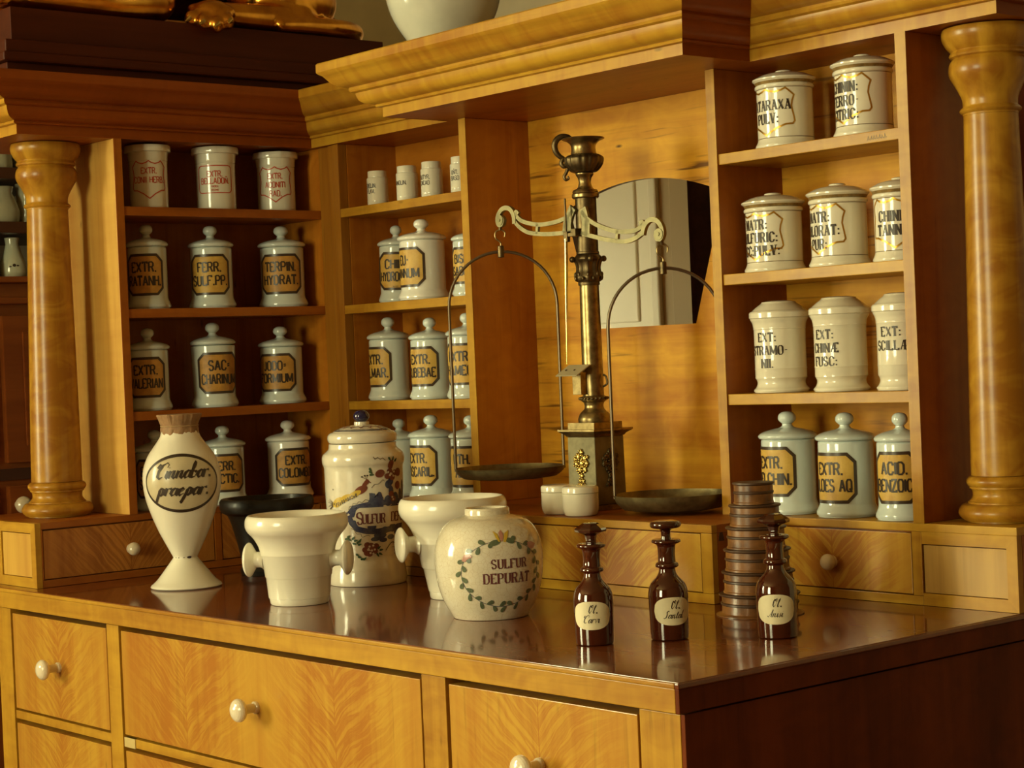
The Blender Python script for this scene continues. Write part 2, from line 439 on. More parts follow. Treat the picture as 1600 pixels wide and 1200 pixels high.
class Writer:
    """collects ribbons and patches laid on the turned surface r(z), centred on azimuth phi"""
    def __init__(self, rz, phi, rref, off, flat=None):
        self.rz, self.phi, self.rref, self.off, self.flat = rz, phi, rref, off, flat
        self.bm = bmesh.new()
        self.tilt = 0.0
        self.cz = 0.0
    def pt(self, a, z, off=0.0):
        if self.tilt:
            c, s = math.cos(self.tilt), math.sin(self.tilt)
            a, z = a * c - (z - self.cz) * s, self.cz + a * s + (z - self.cz) * c
        if self.flat:
            return self.flat(a, z, self.off + off)
        r = self.rz(z) + self.off + off
        th = self.phi + a / self.rref
        return Vector((r * math.cos(th), r * math.sin(th), z))
    def ribbon(self, pts, wfun, closed=False, step=0.004):
        q = []
        n = len(pts)
        for i in range(n if closed else n - 1):
            a, b = pts[i], pts[(i + 1) % n]
            L = math.hypot(b[0] - a[0], b[1] - a[1])
            k = max(1, int(L / step))
            for j in range(k):
                q.append((a[0] + (b[0] - a[0]) * j / k, a[1] + (b[1] - a[1]) * j / k))
        if not closed:
            q.append(pts[-1])
        m = len(q)
        if m < 2:
            return
        L_, R_ = [], []
        for i in range(m):
            p0 = q[(i - 1) % m] if (closed or i > 0) else q[i]
            p1 = q[(i + 1) % m] if (closed or i < m - 1) else q[i]
            d1 = (q[i][0] - p0[0], q[i][1] - p0[1])
            d2 = (p1[0] - q[i][0], p1[1] - q[i][1])
            def nz(d):
                l = math.hypot(*d)
                return (d[0] / l, d[1] / l) if l > 1e-9 else None
            a, b = nz(d1), nz(d2)
            a = a or b
            b = b or a
            if a is None:
                continue
            w = 0.5 * (wfun(a) + wfun(b)) / 2
            n_ = (-(a[1] + b[1]), a[0] + b[0])
            ln = math.hypot(*n_)
            if ln < 1e-6:
                n_ = (-a[1], a[0]); ln = 1
            n_ = (n_[0] / ln, n_[1] / ln)
            cosv = max(0.6, n_[0] * -a[1] + n_[1] * a[0])
            w = w / cosv
            L_.append(self.bm.verts.new(self.pt(q[i][0] + n_[0] * w, q[i][1] + n_[1] * w)))
            R_.append(self.bm.verts.new(self.pt(q[i][0] - n_[0] * w, q[i][1] - n_[1] * w)))
        k = len(L_)
        for i in range(k if closed else k - 1):
            j = (i + 1) % k
            self.bm.faces.new((L_[i], L_[j], R_[j], R_[i]))
    def patch(self, lo, hi, x0, x1, nx=14, nz=6):
        """area between the curves lo(x) and hi(x)"""
        rows = []
        for i in range(nx + 1):
            x = x0 + (x1 - x0) * i / nx
            a, b = lo(x), hi(x)
            rows.append([self.bm.verts.new(self.pt(x, a + (b - a) * j / nz)) for j in range(nz + 1)])
        for A_, B_ in zip(rows, rows[1:]):
            for j in range(nz):
                self.bm.faces.new((A_[j], B_[j], B_[j + 1], A_[j + 1]))
    def blob(self, cx, cz, ra, rb, rot=0.0, n=14, pinch=0.0):
        pts = []
        for i in range(n):
            t = 2 * PI * i / n
            a, b = ra * math.cos(t), rb * math.sin(t) * (1 - pinch * math.cos(t))
            pts.append((cx + a * math.cos(rot) - b * math.sin(rot), cz + a * math.sin(rot) + b * math.cos(rot)))
        self.fan(cx, cz, pts, 2 if max(ra, rb) < .006 else 4)
    def poly(self, pts):
        cx = sum(p[0] for p in pts) / len(pts)
        cz = sum(p[1] for p in pts) / len(pts)
        q = []
        for a, b in zip(pts, pts[1:] + pts[:1]):
            k = max(1, int(math.hypot(b[0] - a[0], b[1] - a[1]) / .004))
            q += [(a[0] + (b[0] - a[0]) * j / k, a[1] + (b[1] - a[1]) * j / k) for j in range(k)]
        self.fan(cx, cz, q, 1 if max(abs(p[0] - cx) + abs(p[1] - cz) for p in pts) < .003 else 4)
    def fan(self, cx, cz, pts, rings):
        c = self.bm.verts.new(self.pt(cx, cz))
        prev = None
        n = len(pts)
        for k in range(1, rings + 1):
            f = k / rings
            vs = [self.bm.verts.new(self.pt(cx + (p[0] - cx) * f, cz + (p[1] - cz) * f)) for p in pts]
            for i in range(n):
                j = (i + 1) % n
                if prev is None:
                    self.bm.faces.new((c, vs[i], vs[j]))
                else:
                    self.bm.faces.new((prev[i], vs[i], vs[j], prev[j]))
            prev = vs
    def text(self, s, x, z, h, style='block', cond=1.0, gap=0.2, align='c', weight=1.0):
        st = {'block': (0.185, 0.135, False, 0.0), 'light': (0.11, 0.10, False, 0.0), 'serif': (0.165, 0.070, True, 0.0), 'script': (0.13, 0.03, False, 0.36)}[style]
        thick, thin, serif, slant = st
        if style in ('serif', 'block', 'light'):
            thick *= min(1.0, .35 + .65 * cond / .78)
        tot = sum((G[c][0] + gap) * cond for c in s) - gap * cond
        x0 = -tot / 2 if align == 'c' else (0 if align == 'l' else -tot)
        def W(d):
            v = abs(d[1])
            if style == 'serif' and d[0] * d[1] > 0 and abs(d[0]) > 0.15:
                v = 0.0
            if style == 'script':
                v = 1.0 if d[1] < -0.5 else (0.25 if d[1] < 0 else 0.05)
            return (thin + (thick - thin) * v ** 1.5) * h * weight
        for c in s:
            w, strokes = G[c]
            if c == '.' and style == 'script':
                x0 += .16
            for st_ in strokes:
                pts = [((px * cond + pz * slant + x0) * h + x, pz * h + z) for px, pz in st_]
                if c in '.:':
                    cz = sum(p[1] for p in pts) / 2
                    hw = 0.085 * h
                    self.poly([(pts[0][0] - hw, cz - hw), (pts[0][0] + hw, cz - hw), (pts[0][0] + hw, cz + hw), (pts[0][0] - hw, cz + hw)])
                    continue
                self.ribbon(pts, W)
                if serif and c not in '-=':
                    for (e, o_) in ((0, 1), (-1, -2)):
                        pe, po = st_[e], st_[o_]
                        if pe[1] in (0, 1) and abs(po[0] - pe[0]) < 0.35 and abs(po[1] - pe[1]) > 0.3:
                            px = (pe[0] * cond + x0) * h + x
                            pz = pe[1] * h + z
                            self.ribbon([(px - (.05 + .12 * cond) * h, pz), (px + (.05 + .12 * cond) * h, pz)], lambda d: 0.065 * h)
            x0 += (w + gap) * cond
    def done(self, name, mat, parent, label=None):
        o = obj(name, self.bm, mat, parent, label=label)
        for p in o.data.polygons:
            p.use_smooth = True
        return o

def interp(prof):
    pr = sorted(prof, key=lambda p: p[1])
    def f(z):
        if z <= pr[0][1]:
            return pr[0][0]
        for (r0, z0), (r1, z1) in zip(pr, pr[1:]):
            if z0 <= z <= z1:
                return r0 + (r1 - r0) * ((z - z0) / (z1 - z0) if z1 > z0 else 0)
        return pr[-1][0]
    return f

def view_az(x, y):
    return math.atan2(CAM.y - y, CAM.x - x)

# ------------------------------------------------------------------ THE ROOM
XL, XR, YB, YF, ZF, ZC = -3.4, 3.2, 2.4, -4.7, -ZO, 2.25
struct('floor', B((XL - .1, XR + .1, YF - .1, YB + .1, ZF - .1, ZF), bev=0), M['floor'])
struct('ceiling', B((XL - .1, XR + .1, YF - .1, YB + .1, ZC, ZC + .1), bev=0), M['ceiling'])
struct('wall_right', B((XR, XR + .1, YF, YB, ZF, ZC), bev=0), M['wall_dark'])
WLy0, WLy1, WLz0, WLz1 = -4.35, -2.55, -0.05, 1.85          # big window in the left wall
WBy0, WBy1, WBz0, WBz1 = 1.36, 2.02, -.25, 1.12             # unseen small window, added to light the back wall
struct('wall_left', B((XL - .1, XL, YF, WLy0, ZF, ZC), (XL - .1, XL, WLy0, WLy1, ZF, WLz0), (XL - .1, XL, WLy0, WLy1, WLz1, ZC), (XL - .1, XL, WLy1, WBy0, ZF, ZC),
                      (XL - .1, XL, WBy0, WBy1, ZF, WBz0), (XL - .1, XL, WBy0, WBy1, WBz1, ZC), (XL - .1, XL, WBy1, YB, ZF, ZC), bev=0), M['wall'])
WFx0, WFx1 = -0.75, 0.55
struct('wall_front', B((XL, WFx0, YF - .1, YF, ZF, ZC), (WFx0, WFx1, YF - .1, YF, ZF, WLz0), (WFx0, WFx1, YF - .1, YF, WLz1, ZC), (WFx1, XR, YF - .1, YF, ZF, ZC), bev=0), M['wall_dark'])
def win_y(n_, y0, y1, z0, z1, bar):
    struct(n_, B((XL - .1, XL + .03, y0, y0 + .07, z0, z1), (XL - .1, XL + .03, y1 - .07, y1, z0, z1), (XL - .1, XL + .03, y0, y1, z0, z0 + .07),
       (XL - .1, XL + .03, y0, y1, z1 - .07, z1), (XL - .08, XL, (y0 + y1) / 2 - .03, (y0 + y1) / 2 + .03, z0, z1), (XL - .08, XL, y0, y1, bar, bar + .05)), M['whitepaint'])
win_y('window_1', WLy0, WLy1, WLz0, WLz1, 1.22)
win_y('window_added', WBy0, WBy1, WBz0, WBz1, .6)  # unseen window, added for the light it gives the back wall
bm = B((WFx0, WFx0 + .07, YF - .1, YF + .03, WLz0, WLz1), (WFx1 - .07, WFx1, YF - .1, YF + .03, WLz0, WLz1), (WFx0, WFx1, YF - .1, YF + .03, WLz0, WLz0 + .07),
       (WFx0, WFx1, YF - .1, YF + .03, WLz1 - .07, WLz1), ((WFx0 + WFx1) / 2 - .03, (WFx0 + WFx1) / 2 + .03, YF - .08, YF, WLz0, WLz1), (WFx0, WFx1, YF - .08, YF, 1.22, 1.27))
struct('window_2', bm, M['whitepaint'])
# back wall with a cream panelled door, seen through the opening in the niche
DX0, DX1, DZ1 = -3.20, -2.400, 1.36
struct('wall_back', B((XL - .1, DX0, YB, YB + .1, ZF, ZC), (DX0, DX1, YB, YB + .1, DZ1, ZC), (DX1, XR + .1, YB, YB + .1, ZF, ZC), bev=0), M['wall_cream'])
bm = B((DX0, DX1, YB + .02, YB + .06, ZF, DZ1))
for (a, b_) in ((ZF + .15, -.25), (-.12, .36), (.50, DZ1 - .12)):
    for (c, d) in ((DX0 + .1, (DX0 + DX1) / 2 - .05), ((DX0 + DX1) / 2 + .05, DX1 - .105)):
        bx(bm, c, d, YB + .014, YB + .03, a, b_, bev=.005)
struct('door_1', bm, M['whitepaint'])
struct('trim_1', B((DX0 - .06, DX0 + .01, YB - .025, YB + .02, ZF, DZ1 + .06), (DX1, DX1 + .035, YB - .035, YB + .02, ZF, DZ1 + .06), (DX0, DX1, YB - .025, YB + .02, DZ1 - .01, DZ1 + .06), bev=.006), M['whitepaint'])
struct('trim_2', B((DX1 + .036, DX1 + .30, YB - .022, YB, ZF, DZ1 + .18), (DX1 + .085, DX1 + .30, YB - .030, YB, ZF, DZ1 + .18), bev=.004), M['beigepaint'])
struct('baseboard_back', B((DX1 + .17, XR, YB - .02, YB, ZF, ZF + .12)), M['whitepaint'])
struct('baseboard_right', B((XR - .02, XR, YF, YB, ZF, ZF + .12)), M['whitepaint'])
bm = bmesh.new()
n = 60
lo, hi = [], []
for i in range(n + 1):
    x = DX1 + .220 + .55 * i / n
    y = YB - .09 + .026 * math.sin(i * .9) + .008 * math.sin(i * 2.3)
    lo.append(bm.verts.new((x, y, -.8)))
    hi.append(bm.verts.new((x, y, 1.3)))
for i in range(n):
    bm.faces.new((lo[i], lo[i + 1], hi[i + 1], hi[i]))
bmesh.ops.solidify(bm, geom=bm.faces, thickness=.006)
t = thing('curtain', 'dark brown curtain beside the cream door, seen through the opening in the niche', 'curtain', (DX1 + .4, YB - .09, -.8))
obj('cloth', bm, M['fabric'], t, world=True, smooth=True)
obj('curtain_rod', tube([(DX1 + .24, YB - .09, 1.305), (DX1 + .84, YB - .09, 1.305)], .010), M['brass'], t, world=True, smooth=True)

# ------------------------------------------------------------------ THE COUNTER
LX, RY, HB = -1.7365, .705, .125        # inner face of the left wing, face of the back run, height of the drawer plinth
XE = -2.05
YE = .98
def turned_knob(r=.019, L=.045, flat=.62):
    """china knob with a stem along -Y, root at the origin"""
    bm = lathe([(0, 0), (.010, 0), (.010, .004), (.0075, .006), (.0075, L - r * flat * 1.6), (.010, L - r * flat * 1.5)] +
               [(r * math.cos(a), L - r * flat + r * flat * math.sin(a)) for a in [(-60 + 15 * k) * PI / 180 for k in range(10)]] + [(0, L)], 28)
    bmesh.ops.rotate(bm, verts=bm.verts, cent=(0, 0, 0), matrix=Matrix.Rotation(PI / 2, 3, 'X'))
    return bm

def fig_mat(name, seam, w, axis='x', stren=.75, slope=.50, light=(0.53, 0.300, 0.038), dark=(0.40, 0.155, 0.02), grain='z'):
    return wood(name, light, dark, grain, fig=(axis, seam, w, slope, stren), speck=.7, rough=.33, coat=.3, seed=seam * 3)

# lower cabinet
cab = thing('drawer_cabinet', 'honey birch base cabinet of veneered drawers with white china knobs under the red-brown worktop', 'cabinet', (-1.0, .3, -ZO))
xs = [(-1.8239, -1.4483), (-1.3979, -.5290), (-.4677, -.0860)]
rows = [(-.046, -.236), (-.259, -.449), (-.472, -.662), (-.685, -.86)]
pieces('stile', [(a, b_, .012, .05, -.90, -.042) for a, b_ in ((-1.885, -1.8275), (-1.4450, -1.4015), (-.5255, -.4712), (-.0825, -.0115))], M['birch_z'], cab)
for (a, b_) in xs:
    pieces('rail', [(a - .002, b_ + .002, .014, .05, r1[0] + .0035, r0[1] - .0035) for r0, r1 in zip(rows, rows[1:])] + [(a - .002, b_ + .002, .014, .05, -.90, -.864)], M['birch_x'], cab)
obj('carcass', B((-1.885, -.012, .048, YE, -.905, -.042), bev=.001), M['gap'], cab, world=True)
obj('side_panel', B((-.011, -.004, .0125, YE, -.905, -.0415), bev=.001), M['side'], cab, world=True, label='end panel in a dark red-brown shaded tone')
obj('foot_moulding', B((-1.9, .004, .0, YE + .01, -ZO, -.90), bev=.004), M['birch_x'], cab, world=True)
for ci, (a, b_) in enumerate(xs):
    seam, w = ((a + b_) / 2, .19) if ci != 1 else (-1.181, .2175)
    dm = fig_mat('figured_drawer_veneer_%d' % ci, seam, w)
    for (zt, zb) in rows:
        d = obj('drawer', B((a + .003, b_ - .0015, .013, .047, zb + .0012, zt - .0045), bev=.0012), dm, cab, world=True)
        k = obj('knob', turned_knob(), M['knob'], d, label='white china knob')
        k.location = ((a + b_) / 2, .013, (zt + zb) / 2 + .002)
# a pale repair slip let into the rail
obj('repair_slip', B((-1.3975, -1.360, .0125, .02, -.2565, -.2395), bev=0), plain('pale_slip', (.55, .42, .16), .6), cab, world=True, label='pale repair slip')

# worktop
wt = thing('worktop', 'polished red-brown wooden worktop with a honey-coloured front edge', 'worktop', (-1.0, .3, -.04))
obj('top_board', B((XE, 0, .0, YE, -.0065, 0.0), bev=.0008), M['worktop'], wt, world=True)
obj('front_edging', B((XE, -.0045, -.0035, .018, -.0078, -.0009), bev=.0018), M['birch_x'], wt, world=True, label='honey-coloured edging strip')
obj('front_apron', B((XE, -.0065, -.0005, .03, -.0385, -.0082), bev=.0012), M['birch_x'], wt, world=True, label='honey-coloured apron board')
obj('end_edging', B((-.0042, .0035, -.0035, YE, -.0078, -.0009), bev=.0015), M['worktop'], wt, world=True)
obj('end_apron', B((-.0062, .0005, -.0005, YE, -.0385, -.0082), bev=.0012), M['side'], wt, world=True, label='end apron board in a dark shaded tone')

# ---- drawer plinths standing on the worktop
def frame_panel(parent, x0, x1, y, z0, z1, w=.0185, axis='x', mats=('birch_x', 'birch_z'), panelmat=None, right=True, left=True):
    """mitred frame and sunk panel on a -Y face"""
    f0, f1 = y, y + .012
    nm = ['rail', mats[0]]
    def quad(o):
        obj(nm[0], prism(o, f0, f1, 'y'), M[nm[1]], parent, world=True)
    quad([(x0, z1), (x1, z1), (x1 - (w if right else 0), z1 - w), (x0 + (w if left else 0), z1 - w)])
    quad([(x0, z0), (x1, z0), (x1 - (w if right else 0), z0 + w), (x0 + (w if left else 0), z0 + w)])
    nm[0], nm[1] = 'stile', mats[1]
    if right:
        quad([(x1, z0), (x1, z1), (x1 - w, z1 - w), (x1 - w, z0 + w)])
    if left:
        quad([(x0, z0), (x0, z1), (x0 + w, z1 - w), (x0 + w, z0 + w)])
    obj('panel', B((x0 + (w if left else 0) + .0015, x1 - (w if right else 0) - .0015, y + .003, y + .012, z0 + w + .001, z1 - w - .002), bev=0), panelmat or M[mats[1]], parent, world=True)

# right plinth
rp = thing('drawer_plinth', 'honey birch drawer box under the right-hand shelves, with one drawer and a framed end panel', 'drawer box', (-.23, .84, 0))
obj('top_board', B((-.4545, 0, RY, YE, HB - .0125, HB), bev=.001), M['birch_x'], rp, world=True)
obj('carcass', B((-.4545, -.0005, RY + .013, YE, .0005, HB - .013), bev=0), M['red_y'], rp, world=True)
pieces('rail', [(-.4545, -.171, RY, RY + .012, .0005, .0145)], M['birch_x'], rp, .0006)
pieces('stile', [(-.189, -.171, RY, RY + .012, .015, .1123)], M['birch_z'], rp, .0006)
d = obj('drawer', B((-.4535, -.191, RY + .001, RY + .03, .0165, .1095), bev=.0008), fig_mat('figured_small_drawer', -.347, .16, stren=1.3), rp, world=True)
k = obj('knob', turned_knob(.0132, .023, .85), M['knob'], d, label='white china knob')
k.location = (-.347, RY + .001, .058)
frame_panel(rp, -.1705, -.0005, RY, .0005, .1125, left=False, panelmat=wood('streaked_end_veneer', (.60, .36, .09), (.36, .2, .05), 'z', speck=.3))

# centre plinth, standing forward
MX0, MX1, MY = -1.285, -.455, .545
cp = thing('drawer_plinth', 'honey birch drawer box under the balance, standing forward with dovetailed right side', 'drawer box', (-.87, .7, 0))
obj('top_board', B((LX + .0005, MX1, RY, YE, HB - .0125, HB), (MX0, MX1, MY + .0127, RY - .0002, HB - .0125, HB), bev=.0), M['red_x'], cp, world=True, label='red-brown top board')
obj('carcass', B((MX0, MX1 - .0005, MY + .013, RY, .0005, HB - .013), (LX + .0005, MX1 - .0005, RY, YE, .0005, HB - .013), bev=0), M['red_z'], cp, world=True)
pieces('rail', [(MX0, MX1, MY, MY + .0125, HB - .0125, HB), (MX0, MX1, MY, MY + .0125, .0005, .0165)], M['birch_x'], cp, .0008)
pieces('stile', [(MX1 - .024, MX1, MY, MY + .0125, .017, HB - .013), (-.945, -.922, MY, MY + .0125, .017, HB - .013)], M['birch_z'], cp, .0008)
obj('drawer', B((-.92, MX1 - .026, MY + .001, MY + .03, .018, HB - .0145), bev=.0008), fig_mat('figured_centre_drawer', -.70, .2, stren=1.9), cp, world=True)
obj('drawer', B((MX0 + .02, -.947, MY + .001, MY + .03, .018, HB - .0145), bev=.0008), fig_mat('figured_centre_drawer_b', -1.1, .2, stren=1.6), cp, world=True)
for y in (MY + .022, MY + .05, MY + .085):
    obj('dovetail', prism([(y - .003, HB - .0125), (y + .003, HB - .0125), (y + .0065, HB - .026), (y - .0065, HB - .026)], MX1 - .0008, MX1 + .0004, 'x'), M['gap'], cp, world=True, label='dark dovetail joint')

# left plinth
lp = thing('drawer_plinth', 'honey birch drawer box under the left wing of shelves, its shaded drawers facing right', 'drawer box', (-1.89, .5, 0))
obj('top_board', B((XE, LX - .0125, .0385, YE, HB - .0125, HB), bev=0), M['red_y'], lp, world=True)
obj('carcass', B((XE, LX - .013, .039, YE, .0005, HB - .013), bev=0), M['red_y'], lp, world=True)
frame_panel(lp, -1.902, LX, .026, .0005, HB, w=.019, panelmat=wood('pale_end_veneer', (.68, .42, .085), (.5, .26, .05), 'z', speck=.3))
frame_panel(lp, XE, -1.9025, .026, .0005, HB, w=.019)
pieces('rail', [(LX - .012, LX, .0385, RY, .0005, .0145), (LX - .012, LX, .0385, RY, .1125, HB)], M['red_y'], lp, .0006)
pieces('stile', [(LX - .012, LX, .0385, .0415, .015, .112), (LX - .012, LX, .4245, .440, .015, .112), (LX - .012, LX, .69, RY, .015, .112)], M['red_z'], lp, .0004)
for (a, b_, s) in ((.043, .4225, .2308), (.442, .688, .565)):
    d = obj('drawer', B((LX - .03, LX - .001, a, b_, .0165, .1095), bev=.0008), wood('wing_drawer_%.2f' % s, (.50, .20, .035), (.30, .10, .016), 'z', fig=('y', s, .19, .9, 1.2), speck=.6), lp, world=True)  # veneer tinted darker, shade of the right-facing side in its colour
    k = obj('knob', turned_knob(.0132, .023, .85), M['knob'], d, label='white china knob')
    k.location = (LX - .001, s, .058)
    k.rotation_euler = (0, 0, PI / 2)

# ---- shelf units
TOPZ = .870
def shelf_set(parent, x0, x1, y0, y1, tops, mat, th=.018):
    for z in tops:
        obj('shelf', B((x0, x1, y0, y1, z - th, z), bev=.001), mat, parent, world=True)

RS = [.7275, .5265, .3265]
ru = thing('shelf_unit', 'open honey birch shelf unit on the right, between the niche and the right-hand column', 'shelf unit', (-.37, .8, HB))
obj('side_panel', B((-.5785, -.559, RY, YE, HB + .0002, TOPZ), bev=.001), M['red_z'], ru, world=True)
obj('side_panel', B((-.183, -.163, RY, YE, HB + .0002, TOPZ), bev=.001), M['red_z'], ru, world=True)
obj('front_edge', B((-.5785, -.5588, RY - .0015, RY, HB + .0002, TOPZ), bev=0), M['birch_z'], ru, world=True, label='front edge in lit birch tone')  # strip in the lit birch tone, the panel sides carry the shaded one
obj('front_edge', B((-.183, -.1628, RY - .0015, RY, HB + .0002, TOPZ), bev=0), M['birch_z'], ru, world=True, label='front edge in lit birch tone')
shelf_set(ru, -.5588, -.1832, RY + .002, .8645, RS, M['birch_x'])
obj('back_board', B((-.5588, -.1832, .865, .877, HB + .0002, TOPZ), bev=0), M['pine_x'], ru, world=True)

MS = [.7325, .529, .327]
W = Writer(None, 0, 1, 0, flat=lambda a, z, off: Vector((a - ru.location.x, RY + .0017 - ru.location.y, z - ru.location.z)))
random.seed(11)
for k, q_ in enumerate(range(7)):
    xx = -.245 + .0055 * k
    W.ribbon([(xx, .7135), (xx + .002 + random.uniform(-.001, .002), .7215 + random.uniform(-.002, .001)), (xx + .003, .7150), (xx + .0055, .7165)], lambda d: .0006, step=.002)
W.done('pencil_scribble', M['ink'], ru)

mu = thing('shelf_unit', 'honey birch shelf unit in the corner between the left wing and the niche', 'shelf unit', (-1.45, .8, HB))
obj('side_panel', B((-1.2365, -1.216, RY, .877, HB + .0002, TOPZ), bev=.001), M['orange_z'], mu, world=True)
obj('front_edge', B((-1.2365, -1.2158, RY - .0015, RY, HB + .0002, TOPZ), bev=0), M['birch_z'], mu, world=True, label='front edge in lit birch tone')
obj('side_panel', B((-1.670, -1.652, .735, .877, HB + .0002, TOPZ), bev=.001), M['orange_z'], mu, world=True)
pieces('corner_post', [(LX + .0005, -1.6965, .7215, .745, HB + .0002, TOPZ), (-1.6945, -1.675, .716, .745, HB + .0002, TOPZ), (-1.674, -1.652, .712, .7345, HB + .0002, TOPZ)], wood('corner_post_birch', (.42, .19, .020), (.26, .09, .008), 'z', speck=.5), mu, .0015)
shelf_set(mu, -1.6518, -1.2367, RY + .008, .8645, MS, M['birch_x'])
obj('back_board', B((-1.6518, -1.2367, .865, .877, HB + .0002, TOPZ), bev=0), M['orange_x'], mu, world=True)

LS = [.7365, .5325, .3275]
lu = thing('shelf_unit', 'left wing of birch shelves in shaded red-brown tone holding three columns of labelled jars', 'shelf unit', (-1.82, .48, HB))
obj('end_panel', B((-2.02, LX, .2307, .248, HB + .0002, TOPZ), bev=.001), wood('lit_end_panel', (.64, .38, .085), (.44, .21, .04), 'z', speck=.5, flame=.2), lu, world=True)  # front face painted in the lit tone of the birch
obj('front_edge', B((LX, LX + .0015, .2307, .248, HB + .0002, TOPZ), bev=0), M['red_z'], lu, world=True)  # right-facing edge of that panel, painted in the shaded tone
obj('side_panel', B((-1.912, LX, .724, .7445, HB + .0002, TOPZ), bev=.001), M['orange_z'], lu, world=True)
for z in LS:
    obj('shelf', B((-1.8998, LX - .001, .2482, .7238, z - .018, z), bev=.001), M['red_y'], lu, world=True)
obj('back_board', B((-1.912, -1.90, .2482, .7238, HB + .0002, TOPZ), bev=0), M['red_z'], lu, world=True)

nb = thing('niche_back', 'pale wooden back board of the niche with an arched opening, behind the brass balance', 'back board', (-.9, .865, HB))
mo = []
for k in range(21):
    u_ = -1 + 2 * k / 20
    mo.append((-.906 + .205 * u_, .6845 + .041 * (1 - u_ * u_)))
mo = mo[::-1] + [(-1.111, .672), (-1.044, .452), (-.777, .4515), (-.702, .672)]
bm = bmesh.new()
loops = []
for ol in ([(-1.2158, HB + .0002), (-.579, HB + .0002), (-.579, TOPZ), (-1.2158, TOPZ)], mo):
    vs_ = [bm.verts.new((a, .865, z)) for a, z in ol]
    loops += [bm.edges.new((vs_[i], vs_[(i + 1) % len(vs_)])) for i in range(len(vs_))]
bmesh.ops.triangle_fill(bm, use_beauty=True, edges=loops)
ex = bmesh.ops.extrude_face_region(bm, geom=list(bm.faces))
for v in [g for g in ex['geom'] if isinstance(g, bmesh.types.BMVert)]:
    v.co.y += .012
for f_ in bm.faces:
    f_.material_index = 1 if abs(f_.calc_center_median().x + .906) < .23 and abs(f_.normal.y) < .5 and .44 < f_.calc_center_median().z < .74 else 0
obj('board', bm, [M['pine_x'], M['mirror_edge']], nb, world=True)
# ---- cornice
prof = [(0, .870), (0, .8885), (.009, .8895), (.010, .892), (.009, .8945), (.016, .8955), (.026, .8985), (.032, .904), (.035, .912), (.036, .918),
        (.043, .9205), (.045, .9245), (.0445, .929), (.052, .930), (.060, .9325), (.068, .938), (.074, .9455), (.080, .9535), (.086, .957), (.0885, .9605), (.0885, .9755), (.0865, .978)]
path = [(XE, .026), (LX, .026), (LX, RY), (-1.27, RY), (-1.27, .548), (-.478, .548), (-.478, RY), (0, RY), (0, YE)]
co = thing('cornice', 'moulded honey birch cornice crowning the shelves, stepping forward over the balance', 'cornice', (-1.0, .6, TOPZ))
def mitre(i):
    def nrm(a, b):
        d = Vector((b[0] - a[0], b[1] - a[1])).normalized()
        return Vector((d.y, -d.x))
    if i == 0:
        return nrm(path[0], path[1])
    if i == len(path) - 1:
        return nrm(path[-2], path[-1])
    a, b = nrm(path[i - 1], path[i]), nrm(path[i], path[i + 1])
    return (a + b) / (1 + a.dot(b))
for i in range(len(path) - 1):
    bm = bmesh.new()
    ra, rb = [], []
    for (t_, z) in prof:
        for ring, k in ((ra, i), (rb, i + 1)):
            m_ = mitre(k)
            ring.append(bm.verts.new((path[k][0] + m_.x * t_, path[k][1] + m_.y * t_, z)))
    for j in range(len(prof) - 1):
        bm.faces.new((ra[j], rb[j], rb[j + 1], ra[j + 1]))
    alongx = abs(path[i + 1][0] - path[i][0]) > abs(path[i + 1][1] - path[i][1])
    obj('moulding', bm, M['cornice_x' if alongx else 'cornice_shade'], co, world=True, smooth=True, angle=30)
obj('soffit_board', B((XE, LX - .0012, .0272, YE, TOPZ + .0003, TOPZ + .012), (LX - .0011, -.0012, RY + .0012, YE, TOPZ + .0003, TOPZ + .012), (-1.2688, -.4792, .5492, RY + .0010, TOPZ + .0003, TOPZ + .012), bev=0), M['red_x'], co, world=True)
obj('top_board', B((XE, LX + .086, -.0585, YE, .962, .9775), (LX + .086, .086, RY - .085, YE, .962, .9775), (-1.27 - .085, -.478 + .085, .4625, RY - .085, .962, .9775), bev=.0005), M['birch_x'], co, world=True)

# ---- turned columns
def column(x, y, label):
    t = thing('column', label, 'column', (x, y, HB))
    H = TOPZ - HB - .0006
    base = [(0, .0003), (.058, .0003), (.058, .002)] + catmull([(.063, .0025), (.0695, .010), (.0700, .017), (.065, .025), (.058, .0275)], 5)
    base += [(.056, .028), (.056, .030)] + catmull([(.054, .031), (.0490, .038), (.0490, .046), (.051, .050)], 4) + [(.053, .0505), (.053, .053)] + catmull([(.054, .0535), (.0570, .058), (.0570, .063), (.054, .067)], 4) + [(.051, .069), (0, .0695)]
    obj('base', lathe(base, 56), M['column'], t, smooth=True)
    sh = [(0, .0698), (.0500, .0698), (.0500, .073)] + [(.0500 - .0095 * (k / 12) ** 1.2, .073 + (H - .205) * k / 12) for k in range(1, 13)]
    sh += [(0, H - .132)]
    obj('shaft', lathe(sh, 56), M['column'], t, smooth=True)
    c0 = H - .1318
    cap = [(0, c0), (.0410, c0), (.0415, c0 + .003)] + [(.0450, c0 + .005), (.0462, c0 + .0075), (.0450, c0 + .010), (.0412, c0 + .013)]
    cap += catmull([(.0408, c0 + .014), (.0418, c0 + .026), (.0490, c0 + .042), (.0580, c0 + .058), (.0602, c0 + .069), (.0580, c0 + .080), (.0535, c0 + .086)], 6)
    cap += [(.0530, c0 + .0865), (.0575, c0 + .0885), (.0585, c0 + .0915), (.0570, c0 + .0945), (.0560, c0 + .0965)]
    cap += catmull([(.0560, c0 + .097), (.062, c0 + .104), (.0675, c0 + .114), (.0690, c0 + .123), (.0675, c0 + .1305)], 5) + [(0, c0 + .1310)]
    obj('capital', lathe(cap, 56), M['column'], t, smooth=True)
    return t
tc_ = column(-1.8735, .146, 'turned honey birch column at the front of the left wing')
